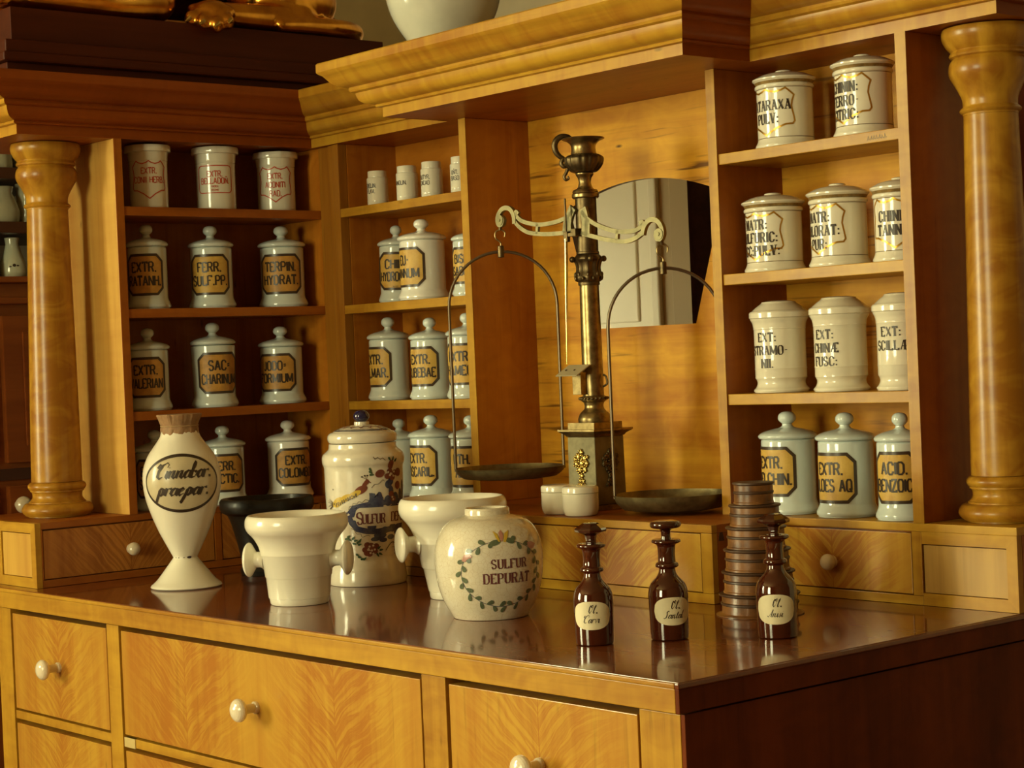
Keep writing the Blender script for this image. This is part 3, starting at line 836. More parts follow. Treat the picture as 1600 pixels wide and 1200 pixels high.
tc_.rotation_euler = (-.0076, .0065, 0)
tc_.location.z += .0005
column(-.0817, .798, 'turned honey birch column at the right end, beside the gold-lined jars')

# ------------------------------------------------------------------ JARS
def fit_text(W, s, z, h, maxw, style, cmax=.78, weight=1.0):
    gp_ = .34 if style == 'serif' else .24
    w1 = sum(G[c][0] + gp_ for c in s) - gp_
    c = min(cmax, maxw / (w1 * h))
    W.text(s, 0, z, h, style, cond=c, weight=weight, gap=gp_)

def octo(hw, z0, z1, c):
    return [(-hw + c, z0), (hw - c, z0), (hw, z0 + c), (hw, z1 - c), (hw - c, z1), (-hw + c, z1), (-hw, z1 - c), (-hw, z0 + c)]

def scale_outline(o, hw, z0, z1, ins):
    zc = (z0 + z1) / 2
    fx, fz = (hw - ins) / hw, ((z1 - z0) / 2 - ins) / ((z1 - z0) / 2)
    return [(a * fx, zc + (z - zc) * fz) for a, z in o]

def opal_jar(x, y, z, R, H, lines, rel, label, mat='opal', lab='yellow', group='opal glass jars with yellow labels', tilt=0.0, raised=0.0, body_taper=0.0, dz=0.0):
    t = thing('apothecary_jar', label, 'jar', (x, y, z), 0, group)
    bp = [(0, .0006), (1.06 * R, .0006), (1.10 * R, .006 * H / .17)] + catmull([(1.125 * R, .025 * H), (1.125 * R, .05 * H), (1.07 * R, .085 * H), (1.01 * R, .12 * H), (.995 * R, .15 * H)], 5)
    bp += [(R * (.995 + (.005 + body_taper) * k / 8), H * (.15 + .555 * k / 8)) for k in range(1, 9)]
    bp += [(R * (.99 + body_taper), .722 * H), (.93 * R, .732 * H), (0, .733 * H)]
    m_ = M[mat]
    obj('body', lathe(bp), m_, t, smooth=True, angle=50)
    lp_ = [(0, .7335 * H), (1.02 * R, .7335 * H), (1.07 * R, .740 * H)] + catmull([(1.095 * R, .752 * H), (1.09 * R, .768 * H), (1.0 * R, .79 * H), (.80 * R, .812 * H), (.52 * R, .83 * H), (.30 * R, .842 * H), (.20 * R, .858 * H), (.185 * R, .878 * H)], 4)
    lid = obj('lid', lathe(lp_ + [(0, .879 * H)]), m_, t, smooth=True, angle=50)
    kp = [(0, .8795 * H), (.19 * R, .8795 * H)] + catmull([(.22 * R, .886 * H), (.32 * R, .912 * H), (.335 * R, .942 * H), (.29 * R, .972 * H), (.18 * R, .992 * H), (.001, H)], 4)
    kp[-1] = (0, H)
    obj('knob', lathe(kp, 28), m_, lid, smooth=True, angle=60)
    rz = interp(bp)
    phi = view_az(x, y) + math.radians(rel)
    hw = R * math.radians(60)
    z0, z1 = (.165 + dz) * H, (.64 + dz) * H
    zc = (z0 + z1) / 2
    c = .0135
    W = Writer(rz, phi, R, .0005 + raised)
    W.tilt, W.cz = tilt, zc
    def hi(a):
        return z1 - max(0, c - (hw - abs(a)))
    def lo(a):
        return z0 + max(0, c - (hw - abs(a)))
    W.patch(lo, hi, -hw, hw, 24, 4)
    lb = W.done('label', M[lab], t, 'yellowed paper label with black border')
    W = Writer(rz, phi, R, .0008 + raised)
    W.tilt, W.cz = tilt, zc
    W.ribbon(scale_outline(octo(hw, z0, z1, c), hw, z0, z1, .0016), lambda d: .0052, closed=True)
    W.done('border', M['ink_dark'], lb)
    if lines:
        W = Writer(rz, phi, R, .0010 + raised)
        W.tilt, W.cz = tilt, zc
        h = .112 * H
        n = len(lines)
        for i, s in enumerate(lines):
            zb = (.435 if i == 0 else .275) * H + dz * H
            if i == 2:
                zb, h = .205 * H + dz * H, .05 * H
            fit_text(W, s, zb, h, 1.78 * hw - .006, 'block')
        W.done('lettering', M['ink'], lb)
    return t

SHIELD = [(0, 1), (.14, .955), (.36, .925), (.58, .955), (.72, 1.0), (1.0, .84), (.93, .72), (.90, .6), (.96, .42), (1.0, .28), (.93, .22), (.70, .215), (.35, .13), (0, 0)]
def shield(hw, z0, z1):
    r = [(a * hw, z0 + z * (z1 - z0)) for a, z in SHIELD]
    return r + [(-a, z) for a, z in r[-2:0:-1]]

# -- left wing, columns of jars facing right
XW = LX - .062
def red_jar(x, y, R, H, lines, rel, label, kind, spout):
    """R = rim radius"""
    t = thing('spouted_jar', label, 'jar', (x, y, LS[0]), 0, 'red-lettered jars without lids on the top left shelf')
    r = R * .83
    bp = [(0, .0006), (r * .97, .0006), (r, .003), (r, H * .06), (r * 1.0, H * .70), (r * 1.02, H * .735), (r * 1.0, H * .75), (r * 1.025, H * .765), (r * 1.03, H * .80), (r * 1.05, H * .87), (r * 1.06, H * .895), (R * .985, H * .898), (R, H * .91), (R, H * .975), (R * .97, H),
          (r * .92, H), (r * .90, H * .95), (r * .90, H * .06), (0, H * .05)]
    th0 = view_az(x, y) + spout
    def mod(a, rr, zz):
        if zz > H * .88 and rr > R * .9:
            d = (a - th0 + PI) % (2 * PI) - PI
            return 1 + .05 * math.exp(-(d / .16) ** 2)
        return 1
    obj('body', lathe(bp, 64, mod=mod), M['porcelain_grey'], t, smooth=True, angle=40)
    rz = interp(bp[:8])
    phi = view_az(x, y) + math.radians(rel)
    W = Writer(rz, phi, r, .0006)
    hw = r * .92
    z0, z1 = H * .155, H * .745
    if kind == 'shield':
        W.ribbon(shield(hw, z0, z1), lambda d: .0022, closed=True)
    else:
        z0, z1 = H * .27, H * .70
        o = []
        for (cx, cz, a0) in ((hw - .009, z1 - .009, 0), (-hw + .009, z1 - .009, 90), (-hw + .009, z0 + .009, 180), (hw - .009, z0 + .009, 270)):
            for k in range(5):
                a = math.radians(a0 + 22.5 * k)
                o.append((cx + .009 * math.cos(a), cz + .009 * math.sin(a)))
        W.ribbon(o, lambda d: .002, closed=True)
    W.done('frame_line', M['red_ink'], t)
    W = Writer(rz, phi, r, .0006)
    zt = z1 - .30 * (z1 - z0)
    for i, s in enumerate(lines):
        hh = .012 if i < 2 or len(lines) == 3 else .004
        zz = zt - i * .0185 if i < 3 else 0
        if kind != 'shield':
            zz = z1 - .020 - i * .0145
            if i >= 2:
                zz = z1 - .0345 - (i - 1) * .0075
        fit_text(W, s, zz - .003, hh, hw * 1.72, 'light', weight=1.25)
    W.done('lettering', M['red_ink'], t)
red_jar(XW, .342, .047, .1289, ['EXTR.', 'CONII HERB.'], 2, 'white spouted jar with red shield reading EXTR. CONII HERB.', 'shield', -.6)
red_jar(XW, .5018, .0495, .131, ['EXTR.', 'BELLADOÑ.', 'RADICA', 'RECENS'], -3, 'white spouted jar with rounded red frame reading EXTR. BELLADON.', 'frame', -.05)
red_jar(XW, .652, .0485, .1265, ['EXTR.', 'ACONITI', 'RAD.'], -3, 'white spouted jar with red shield reading EXTR. ACONITI RAD.', 'shield', .2)

gl = 'opal glass jars with yellow labels on the left wing'
opal_jar(XW, .3306, LS[1], .0398, .174, ['EXTR.', 'RATANH.'], -12, 'opal glass jar with knobbed lid and orange label reading EXTR. RATANH.', lab='orange', group=gl)
opal_jar(XW, .4818, LS[1], .0435, .1735, ['FERR.', 'SULF.PP.'], -7, 'opal glass jar with knobbed lid and yellow label reading FERR. SULF.PP.', group=gl)
opal_jar(XW, .6585, LS[1], .0468, .1755, ['TERPIN.', 'HYDRAT.'], -6, 'opal glass jar with knobbed lid and orange label reading TERPIN. HYDRAT.', lab='orange', group=gl)
opal_jar(XW, .3231, LS[2], .0405, .1685, ['EXTR.', 'VALERIAN'], -10, 'opal glass jar with knobbed lid and orange label reading EXTR. VALERIAN', lab='orange', group=gl)
opal_jar(XW, .4770, LS[2], .0435, .1765, ['SAC=', 'CHARINUM'], 16, 'taller opal glass jar with label reading SACCHARINUM', lab='orange', body_taper=.06, group=gl)
opal_jar(XW, .6457, LS[2], .0450, .1654, ['JODO=', 'FORMIUM'], -20, 'opal glass jar with label reading JODOFORMIUM', lab='orange', group=gl)
opal_jar(XW, .3290, HB, .0400, .163, ['EXTR.', 'SENEG.'], -12, 'opal glass jar on the bottom left shelf, mostly hidden behind the Cinnabar vase', lab='orange', group=gl)
opal_jar(XW, .4900, HB, .0440, .163, ['FERR.', 'LACTIC.'], 2, 'opal glass jar with label reading FERR. LACTIC., partly behind the Cinnabar vase', lab='orange', group=gl)
opal_jar(XW, .6540, HB, .0450, .1660, ['EXTR.', 'COLOMBO'], 22, 'opal glass jar with label reading EXTR. COLOMBO on the bottom left shelf', lab='orange', mat='opal_white', group=gl)

# -- corner unit
def small_pot(x, lines, rel, label, H=.0705, R=.0222):
    y = .742
    t = thing('ointment_pot', label, 'pot', (x, y, MS[0]), 0, 'small white ointment pots on the top corner shelf')
    bp = [(0, .0005), (R * .96, .0005), (R, .002), (R, H * .10), (R * 1.015, H * .115), (R * 1.0, H * .13), (R * 1.01, H * .78), (R * .97, H * .80), (R * .90, H * .81), (R * .90, H * .985), (R * .87, H), (0, H)]
    obj('body', lathe(bp, 36), M['porcelain_grey'], t, smooth=True)
    W = Writer(interp(bp), view_az(x, y) + math.radians(rel), R, .0005)
    for i, s in enumerate(lines):
        W.text(s, 0, H * (.50 if len(lines) > 1 else .45) - i * .0115, .0085, 'light', cond=.75, weight=1.2)
    W.done('lettering', M['ink'], t)
small_pot(-1.5566, ['SBELIN.', 'FLAV.'], -42, 'small white pot lettered BELIN. FLAV., leftmost on the top corner shelf')
small_pot(-1.4558, ['LANOLIN.'], -45, 'small white pot lettered LANOLIN.')
small_pot(-1.3743, ['BUTYR.', 'CACAO'], -45, 'small white pot lettered BUTYR. CACAO')
small_pot(-1.2800, ['UÑT.', 'BASO'], -38, 'small white pot half hidden behind the niche edge on the top corner shelf')
gm = 'opal glass jars with yellow labels in the corner unit'
opal_jar(-1.5577, .785, MS[1], .0365, .1626, ['CHIN.', 'HYDROCHL.', '.....'], -6, 'opal glass jar with tilted peeling label reading CHIN. HYDROCHL.', tilt=-.03, raised=.0035, group=gm)
opal_jar(-1.4370, .7585, MS[1], .0462, .1656, ['EU-', 'TANNUM'], -55, 'wide cream-white glass jar with label ending NNUM, in front of its neighbour', mat='opal_white', group=gm)
opal_jar(-1.2870, .762, MS[1], .0345, .150, ['BISM.', 'SABBO.'], -30, 'opal glass jar half hidden by the niche edge, label showing BISM', group=gm)
opal_jar(-1.5724, .765, MS[2], .0415, .1734, ['EXTR.', 'FIL.MAR.'], -55, 'opal glass jar with label ending L.MAR.', group=gm)
opal_jar(-1.4354, .768, MS[2], .0405, .1663, ['EXTR.', 'CUBEBAE'], -38, 'opal glass jar with label reading EXTR. CUBEBAE', group=gm)
opal_jar(-1.3120, .765, MS[2], .0395, .1706, ['EXTR.', 'HAMECI'], -30, 'opal glass jar behind the left pan bow of the balance, label starting EXTR.', group=gm)
opal_jar(-1.5823, .790, HB, .0400, .1609, ['EXTR.', 'SCILL.'], -75, 'opal glass jar on the bottom corner shelf, mostly behind the painted Sulfur jar', group=gm)
opal_jar(-1.4411, .765, HB, .0440, .1697, ['EXTR.', 'CASCARIL.'], -47, 'opal glass jar with label reading EXTR. CASCARIL.', group=gm)
opal_jar(-1.3127, .765, HB, .0415, .1685, ['RTH.', 'AM.'], -32, 'opal glass jar behind the left balance pan on the bottom corner shelf', group=gm)
# -- right unit
gr = 'opal glass jars with yellow labels on the bottom right shelf'
opal_jar(-.4866, .7700, HB, .0447, .1698, ['EXTR.', 'MELCHIN.'], -46, 'opal glass jar with label ending ELCHIN., behind the stack of round boxes', group=gr, dz=.02)
opal_jar(-.3595, .7640, HB, .0443, .1674, ['EXTR.', 'ALOËS AQ' if 'Ë' in G else 'ALOES AQ'], -40, 'opal glass jar with label reading EXTR. ALOES AQ', group=gr, dz=-.02)
opal_jar(-.2395, .7520, HB, .0375, .1669, ['ACID.', 'BENZOIC.'], -20, 'opal glass jar half hidden by the shelf edge, label reading ACID. BENZOIC.', group=gr)

def gold_jar(x, z, R, H, lines, rel, label, y=.765):
    """R = lid rim radius"""
    t = thing('porcelain_jar', label, 'jar', (x, y, z), 0, 'gold-lined porcelain jars on the right-hand shelves')
    r = R * .885
    bp = [(0, .0006), (r * 1.08, .0006), (r * 1.10, .003), (r * 1.10, H * .035)] + catmull([(r * 1.09, H * .045), (r * 1.035, H * .08), (r * 1.0, H * .115)], 4)
    bp += [(r, H * .13), (r, H * .45), (r * 1.0, H * .745), (r * .985, H * .75), (r * 1.03, H * .757), (r * 1.055, H * .77), (r * 1.055, H * .79), (r * 1.03, H * .803), (r * .9, H * .806), (0, H * .806)]
    obj('body', lathe(bp), M['porcelain'], t, smooth=True)
    lp_ = [(0, H * .8065), (r * 1.0, H * .8065), (r * 1.05, H * .845), (R * .97, H * .856), (R, H * .866), (R, H * .882), (R * .96, H * .893)] + catmull([(R * .90, H * .905), (R * .70, H * .940), (R * .45, H * .962), (R * .30, H * .968)], 4) + [(R * .27, H * .975), (R * .26, H * .988), (R * .20, H * .998), (0, H)]
    lid = obj('lid', lathe(lp_), M['porcelain'], t, smooth=True, angle=32)
    obj('gold_band', lathe([(r * 1.0025, H * .808), (r * 1.053, H * .844)], 48), M['goldband'], lid, smooth=True, label='worn gold band')
    rz = interp(bp)
    for zz in (.125, .7475):
        obj('line', lathe([(rz(H * zz) + .0003, H * zz - .0005), (rz(H * zz) + .0006, H * zz), (rz(H * zz) + .0003, H * zz + .0005)], 48), M['bronze_lines'], t, smooth=True)
    phi = view_az(x, y) + math.radians(rel)
    W = Writer(rz, phi, r, .0005)
    W.ribbon(shield(r * 1.06, H * .155, H * .735), lambda d: .0024 + .0006 * abs(d[0]), closed=True)
    W.done('shield_line', M['gold'], t)
    W = Writer(rz, phi, r, .0005)
    n = len(lines)
    hh = .0158
    for i, s in enumerate(lines):
        fit_text(W, s, H * (.53 if n == 3 else .47) - i * .0215, hh, 1.9 * r, 'serif', cmax=.74, weight=1.4)
    W.done('lettering', M['ink'], t)
gold_jar(-.4590, RS[0], .0522, .1296, ['CATARAXA', 'PULV:'], -42, 'gold-lined porcelain jar lettered ARAXA PULV: on the top right shelf')
gold_jar(-.2951, RS[0], .0512, .1310, ['CHININ:', 'FERRO-', 'CITRIC:'], -46, 'gold-lined porcelain jar lettered CHININ: FERRO-CITRIC:')
gold_jar(-.4937, RS[1], .0527, .1319, ['NATR:', 'SULFURIC:', 'SICC:PULV:'], -43, 'gold-lined porcelain jar lettered NATR: SULFURIC: SICC: PULV:')
gold_jar(-.3559, RS[1], .0510, .1342, ['NATR:', 'CHLORAT:', 'PUR:'], -48, 'gold-lined porcelain jar lettered NATR: CHLORAT: PUR:')
gold_jar(-.2320, RS[1], .0465, .1317, ['CHININ:', 'TANNIC:'], -14, 'gold-lined porcelain jar lettered CHININ: TANNIC:, half behind the shelf edge')

def ext_jar(x, R, H, lines, rel, label, y=.765):
    t = thing('porcelain_jar', label, 'jar', (x, y, RS[2]), 0, 'plain waisted porcelain jars on the third right shelf')
    r = R * .86
    bp = [(0, .0006), (r * 1.03, .0006), (r * 1.075, .004), (r * 1.075, H * .03)] + catmull([(r * 1.06, H * .04), (r * .98, H * .065), (r * .93, H * .10), (r * .94, H * .13), (r * .985, H * .155)], 4)
    bp += [(r * 1.0, H * .16), (r * 1.0, H * .255), (r * 1.015, H * .262), (r * 1.0, H * .27), (r * .995, H * .45), (r * 1.0, H * .685), (r * 1.02, H * .692)] + catmull([(r * 1.01, H * .70), (r * 1.04, H * .75), (r * 1.11, H * .79), (r * 1.13, H * .805)], 4) + [(0, H * .806)]
    obj('body', lathe(bp), M['porcelain'], t, smooth=True)
    lp_ = [(0, H * .8065), (R * .97, H * .8065), (R, H * .815), (R, H * .865), (R * .97, H * .88), (R * .93, H * .886)] + catmull([(R * .90, H * .892), (R * .74, H * .935), (R * .62, H * .962)], 4) + [(R * .59, H * .97), (R * .56, H * .984), (R * .40, H * .996), (0, H)]
    obj('lid', lathe(lp_), M['porcelain'], t, smooth=True, angle=28)
    W = Writer(interp(bp), view_az(x, y) + math.radians(rel), r, .0005)
    for i, s in enumerate(lines):
        W.text(s, 0, H * .555 - i * .0215, .0142, 'serif', cond=.86, gap=.30, weight=1.35)
    W.done('lettering', M['ink'], t)
ext_jar(-.4904, .0500, .1530, ['EXT:', 'STRAMO-', 'NII.'], -32, 'plain porcelain jar lettered EXT: STRAMONII.')
ext_jar(-.3624, .0492, .1534, ['EXT:', 'CHINÆ', 'FUSC:'], -38, 'plain porcelain jar lettered EXT: CHINÆ FUSC:')
ext_jar(-.2380, .0460, .1530, ['EXT:', 'SCILLÆ'], -28, 'plain porcelain jar lettered EXT: SCILLÆ, cut off by the shelf edge')

# ------------------------------------------------------------------ THINGS ON THE WORKTOP
S4 = .0003
# Cinnabar vase
x, y = -1.49, .2069
t = thing('apothecary_vase', 'tall cream vase lettered Cinnabar. praepar. with tied paper cap, at the left', 'vase', (x, y, 0))
bp = [(0, .0006), (.0645, .0006), (.0665, .003)] + catmull([(.0650, .006), (.054, .0155), (.040, .033), (.0285, .048), (.0228, .0555)], 5) + [(.0222, .0565)] + catmull([(.0238, .060), (.036, .084), (.0475, .108), (.060, .140), (.0688, .170), (.0725, .200), (.0705, .224), (.062, .247), (.049, .266), (.0385, .281), (.034, .293), (.033, .300)], 6) + [(.033, .3065), (0, .3068)]
obj('body', lathe(bp, 64), M['mortar'], t, smooth=True, angle=60)
rz = interp(bp)
phi = view_az(x, y) + math.radians(-1)
W = Writer(rz, phi, .068, .0005)
ea, eb, ez = .0735, .0515, .1985
W.patch(lambda a: ez - eb * math.sqrt(max(0, 1 - (a / ea) ** 2)), lambda a: ez + eb * math.sqrt(max(0, 1 - (a / ea) ** 2)), -ea, ea, 40, 14)
lb = W.done('label', M['tan_label'], t, 'oval tan label painted on the vase')
W = Writer(rz, phi, .068, .0009)
W.ribbon([(ea * math.cos(k * PI / 36), ez + eb * math.sin(k * PI / 36)) for k in range(72)], lambda d: .0028 + .0028 * abs(d[0]), closed=True)
W.done('border', M['ink'], lb)
W = Writer(rz, phi, .068, .0012)
W.text('1innabar.', .001, .2085, .0270, 'script', cond=1.02, gap=.03, weight=1.4)
W.text('praepar.', -.001, .1765, .0270, 'script', cond=1.08, gap=.06, weight=1.5)
W.done('lettering', M['ink'], lb)
random.seed(3)
ph = [random.uniform(-.03, .03) for _ in range(64)]
def capmod(a, r, z):
    i = int(a / (2 * PI) * 64) % 64
    return 1 + ph[i] * (1 if (z > .31 or z < .297) else .25) + (.02 * math.sin(a * 11))
cpp = [(.0345, .2835), (.0350, .290), (.0352, .2975), (.0340, .3025), (.0350, .306), (.0385, .316), (.0415, .3225), (.0405, .3245), (0, .3235)]
bm = lathe(cpp, 64, mod=capmod)
for v in bm.verts:
    if v.co.z < .285:
        a = math.atan2(v.co.y, v.co.x)
        v.co.z += .007 * math.sin(a * 7 + 1) + random.uniform(-.002, .002)
capo = obj('paper_cap', bm, M['paper_cap'], t, label='brown pleated paper cap')
obj('string', lathe([(.0352, .3015), (.0362, .3025), (.0352, .3035)], 48), plain('string_fibre', (.42, .28, .14), .8), capo)
W = Writer(rz, phi, .022, .0006)
W.blob(.0075, .0575, .0042, .0024)
for dx in (-.018, -.002, -.012):
    W.blob(dx, .0572, .0012, .0009)
W.done('glaze_chip', M['chip'], t, 'dark glaze chips at the foot joint')

# mortars
def mortar(x, y, rim, H, foot, label, ang, hz, hr, hl, lines=True):
    t = thing('mortar', label, 'mortar', (x, y, 0))
    f, R = foot, rim
    out = [(0, .0006), (f * .97, .0006), (f, .003), (f * 1.015, H * .06), (f * 1.02, H * .075), (f * 1.05, H * .078), (f + (R * .71 - f) * .45, H * .30), (f + (R * .71 - f) * .5, H * .305), (f + (R * .71 - f) * .56, H * .312), (R * .70, H * .545), (R * .715, H * .553)]
    out += catmull([(R * .72, H * .56), (R * .745, H * .63), (R * .80, H * .70), (R * .87, H * .758), (R * .945, H * .805), (R * .988, H * .85), (R * 1.0, H * .895), (R * .992, H * .94), (R * .965, H * .975), (R * .925, H * .994), (R * .885, H * .985)], 5)
    out += catmull([(R * .84, H * .95), (R * .74, H * .8), (R * .62, H * .5), (R * .45, H * .2), (.001, H * .14)], 5)
    out[-1] = (0, H * .14)
    obj('bowl', lathe(out, 64), M['mortar'], t, smooth=True, angle=45)
    rz = interp(out[:12])
    for s in (1, -1):
        r0 = rz(hz) - .002
        pr = [(0, 0), (.0185, 0), (.0150, .004), (.0135, .008)] + [(.0135, hl * .42)] + catmull([(.015, hl * .46), (hr * .72, hl * .58), (hr * .97, hl * .72), (hr * .97, hl * .82), (hr * .78, hl * .93), (hr * .4, hl * .99), (.001, hl)], 5)
        pr[-1] = (0, hl)
        bm = lathe(pr, 32)
        a = ang if s > 0 else ang + PI
        mt_ = Matrix.Rotation(a, 4, 'Z') @ Matrix.Rotation(PI / 2, 4, 'Y')
        bmesh.ops.transform(bm, matrix=Matrix.Translation(Vector((math.cos(a) * r0, math.sin(a) * r0, hz))) @ mt_, verts=bm.verts)
        obj('handle', bm, M['mortar'], t, smooth=True, angle=60)
va = math.radians(49.5)   # direction of image-right on the ground
mortar(-1.0857, .1876, .0880, .154, .0500, 'smaller white porcelain mortar with two knob handles near the front edge', va - .16, .076, .0297, .036)
mortar(-.9050, .3850, .0925, .172, .0445, 'larger white porcelain mortar behind the Sulfur Depurat ginger jar', va + .30, .095, .030, .037)

# black mortar
t = thing('black_mortar', 'black stone mortar behind the white mortar and the Cinnabar vase', 'mortar', (-1.5401, .4250, 0))
obj('bowl', lathe([(0, .0006), (.055, .0006), (.057, .01), (.052, .018), (.060, .06), (.072, .105), (.078, .118), (.089, .124), (.0925, .132), (.0925, .145), (.089, .150), (.076, .150), (.070, .12), (.04, .05), (0, .04)], 56), M['black_stone'], t, smooth=True, angle=35)

# painted Sulfur jar
x, y = -1.2248, .4342
k4 = .0002955
t = thing('painted_jar', 'tall painted faience jar with blue knob, lettered SULFUR DEP and decorated with a peacock', 'jar', (x, y, 0))
bp = [(0, .0006), (.0705, .0006), (.0722, .004), (.0722, .012)] + catmull([(.0715, .018), (.0705, .028), (.0680, .038), (.0655, .046), (.0640, .055), (.0645, .066), (.066, .085), (.0685, .110), (.0715, .145), (.0722, .18), (.0725, .214)], 5)
bp += catmull([(.0735, .218), (.0755, .223), (.0758, .233), (.0735, .2395)], 4) + [(.0700, .2425), (.0640, .2475)] + catmull([(.0628, .250), (.0622, .2565), (.0615, .2585)], 3) + [(0, .2588)]
obj('body', lathe(bp, 72), M['faience'], t, smooth=True, angle=40)
lp_ = [(0, .2592), (.058, .2592)] + catmull([(.0615, .2602), (.0640, .2655), (.0635, .2735), (.0585, .2785), (.0545, .2795)], 4) + [(.0540, .2800)] + catmull([(.050, .2825), (.035, .2885), (.018, .2915)], 4) + [(.0140, .2920), (.0138, .2975), (0, .2977)]
lid = obj('lid', lathe(lp_, 64), M['faience'], t, smooth=True, angle=35)
bm = ellipsoid(bmesh.new(), (0, 0, .3075), (.0150, .0150, .0115), u=32, v=20)
obj('knob', bm, M['cobalt'], lid, smooth=True, label='dark blue knob')
lid_h = [(0, .2917), (.018, .2915), (.035, .2885), (.050, .2825), (.054, .2800), (.0545, .2796)]
def flatlid(a, z, off):
    th = a / .05
    q_ = z
    for (r0, h0), (r1, h1) in zip(lid_h, lid_h[1:]):
        if r0 <= q_ <= r1:
            return Vector((q_ * math.cos(th), q_ * math.sin(th), h0 + (h1 - h0) * (q_ - r0) / (r1 - r0) + .0007 + off))
    return Vector((q_ * math.cos(th), q_ * math.sin(th), .2803))
for rr_ in (.0515, .0475):
    W = Writer(None, 0, 1, 0, flat=flatlid)
    W.ribbon([(.05 * 2 * PI * k / 80, rr_) for k in range(81)], lambda d: .0020)
    W.done('blue_ring', M['cobalt'], lid)
W = Writer(None, 0, 1, 0, flat=flatlid)
W.ribbon([(.05 * 2 * PI * k / 28, .041 if k % 2 else .028) for k in range(29)], lambda d: .0022, step=.003)
W.done('zigzag', M['brownp'], lid)
rz = interp(bp)
phi = view_az(x, y) + math.radians(0)
def zp(v):
    return (1140 - v) * k4
def ap(u, v=600):   # zoomed photo column -> arc length on the jar
    s = max(-.985, min(.985, (u - 357) * k4 / .0725))
    return math.asin(s) * .0725
def wr(o=0.0):
    return Writer(rz, phi, .0725, .0005 + o)
# cartouche
W = wr()
W.poly([(ap(u), zp(v)) for u, v in ((262, 700), (275, 660), (310, 650), (385, 640), (395, 605), (385, 565), (420, 570), (425, 590), (445, 560), (470, 560), (480, 600), (500, 590), (500, 540), (520, 520))][:9] + [(ap(470), zp(600)), (ap(470), zp(700))])
for (cu, cv, a, b, r_) in ((275, 700, 14, 12, 0), (290, 745, 20, 12, -.7), (330, 790, 24, 14, -.5), (380, 800, 26, 16, 0), (430, 810, 30, 18, 0), (480, 800, 30, 22, 0), (530, 790, 34, 26, 0), (570, 780, 26, 24, 0), (400, 605, 16, 40, 0), (450, 600, 16, 38, 0), (425, 620, 50, 26, 0), (500, 620, 30, 34, 0), (545, 610, 30, 40, 0), (575, 600, 20, 50, 0), (520, 560, 20, 30, 0), (215, 680, 20, 9, -.3), (235, 690, 16, 8, .6),
                           (505, 520, 26, 26, 0), (540, 660, 40, 20, 0), (590, 560, 16, 60, 0), (395, 775, 30, 18, 0), (450, 830, 46, 20, 0), (560, 810, 34, 30, 0), (590, 700, 10, 90, 0), (360, 655, 40, 14, .2), (420, 850, 36, 14, .1), (470, 860, 30, 14, 0), (520, 845, 30, 16, 0), (570, 850, 22, 14, 0), (520, 500, 22, 24, 0)):
    W.blob(ap(cu), zp(cv), a * k4, b * k4, r_)
W.ribbon([(ap(u), zp(v)) for u, v in ((250, 700), (265, 745), (300, 785), (360, 800), (430, 805), (520, 795), (590, 780))], lambda d: .0105)
W.ribbon([(ap(u), zp(v)) for u, v in ((255, 690), (285, 655), (350, 640), (430, 630), (520, 628), (590, 626))], lambda d: .0095)
W.done('blue_scrollwork', M['blue'], t)
W = wr(.0004)
za, zb = zp(768), zp(655)
W.patch(lambda a: za + .0166 * (1 - math.sqrt(max(0, 1 - min(1, max(0, (ap(325) - a) / (ap(325) - ap(288)))) ** 2))), lambda a: zb - .0166 * (1 - math.sqrt(max(0, 1 - min(1, max(0, (ap(325) - a) / (ap(325) - ap(288)))) ** 2))), ap(288), .115, 40, 3)
lb = W.done('name_scroll', M['faience'], t, 'cream scroll carrying the name')
W = wr(.0007)
W.text('S', ap(303), zp(755), .0210, 'serif', cond=.85, gap=.22, align='l', weight=1.2)
W.text('ULFUR', ap(338), zp(752), .0165, 'serif', cond=.72, gap=.22, align='l', weight=1.25)
W.text('DEPURATUM', ap(520), zp(748), .0165, 'serif', cond=.72, gap=.22, align='l', weight=1.2)
W.done('lettering', M['violet_ink'], lb)
# peacock
W = wr(.0002)
W.blob(ap(335), zp(545), 44 * k4, 24 * k4, .45)
W.blob(ap(375), zp(495), 13 * k4, 15 * k4, 0)
W.ribbon([(ap(u), zp(v)) for u, v in ((345, 540), (358, 515), (372, 497))], lambda d: .0075)
W.ribbon([(ap(384), zp(492)), (ap(397), zp(505))], lambda d: .0016)
W.done('peacock', M['brownp'], t)
W = wr(.0002)
for (u, v) in ((385, 890), (345, 915), (410, 925), (375, 940), (395, 905), (360, 885), (355, 935), (420, 895)):
    W.blob(ap(u), zp(v), 22 * k4, 18 * k4)
W.done('rose', M['brownp'], t)
W = wr(.0002)
for (u, v) in ((515, 440), (500, 470), (545, 450), (530, 480), (520, 580), (530, 610)):
    W.blob(ap(u), zp(v), 22 * k4, 18 * k4)
W.done('red_berries', M['brownp'], t)
W = wr(.00025)
for (cu, cv, a, b, r_) in ((455, 450, 32, 24, .3), (565, 450, 30, 26, 0), (520, 400, 22, 30, 0), (560, 530, 26, 26, 0)):
    W.blob(ap(cu), zp(cv), a * k4, b * k4, r_)
W.done('fruit', M['brownp'], t)
W = wr(.0003)
for (u, v, a, b, r_) in ((290, 572, 52, 18, .45), (240, 592, 46, 20, .4), (190, 618, 50, 26, .5)):
    W.blob(ap(u), zp(v), a * k4, b * k4, r_)
W.done('peacock_tail', M['yellowp'], t)
W = wr(.0005)
for k in range(34):
    u = 155 + (k * 37 % 160)
    v = 640 - (u - 155) * .42 + (k * 13 % 22) - 10
    W.blob(ap(u), zp(v), 5 * k4, 4 * k4)
for k in range(9):
    W.ribbon([(ap(160), zp(620 + k * 3)), (ap(140 - k % 3 * 5), zp(600 + k * 10))], lambda d: .0008)
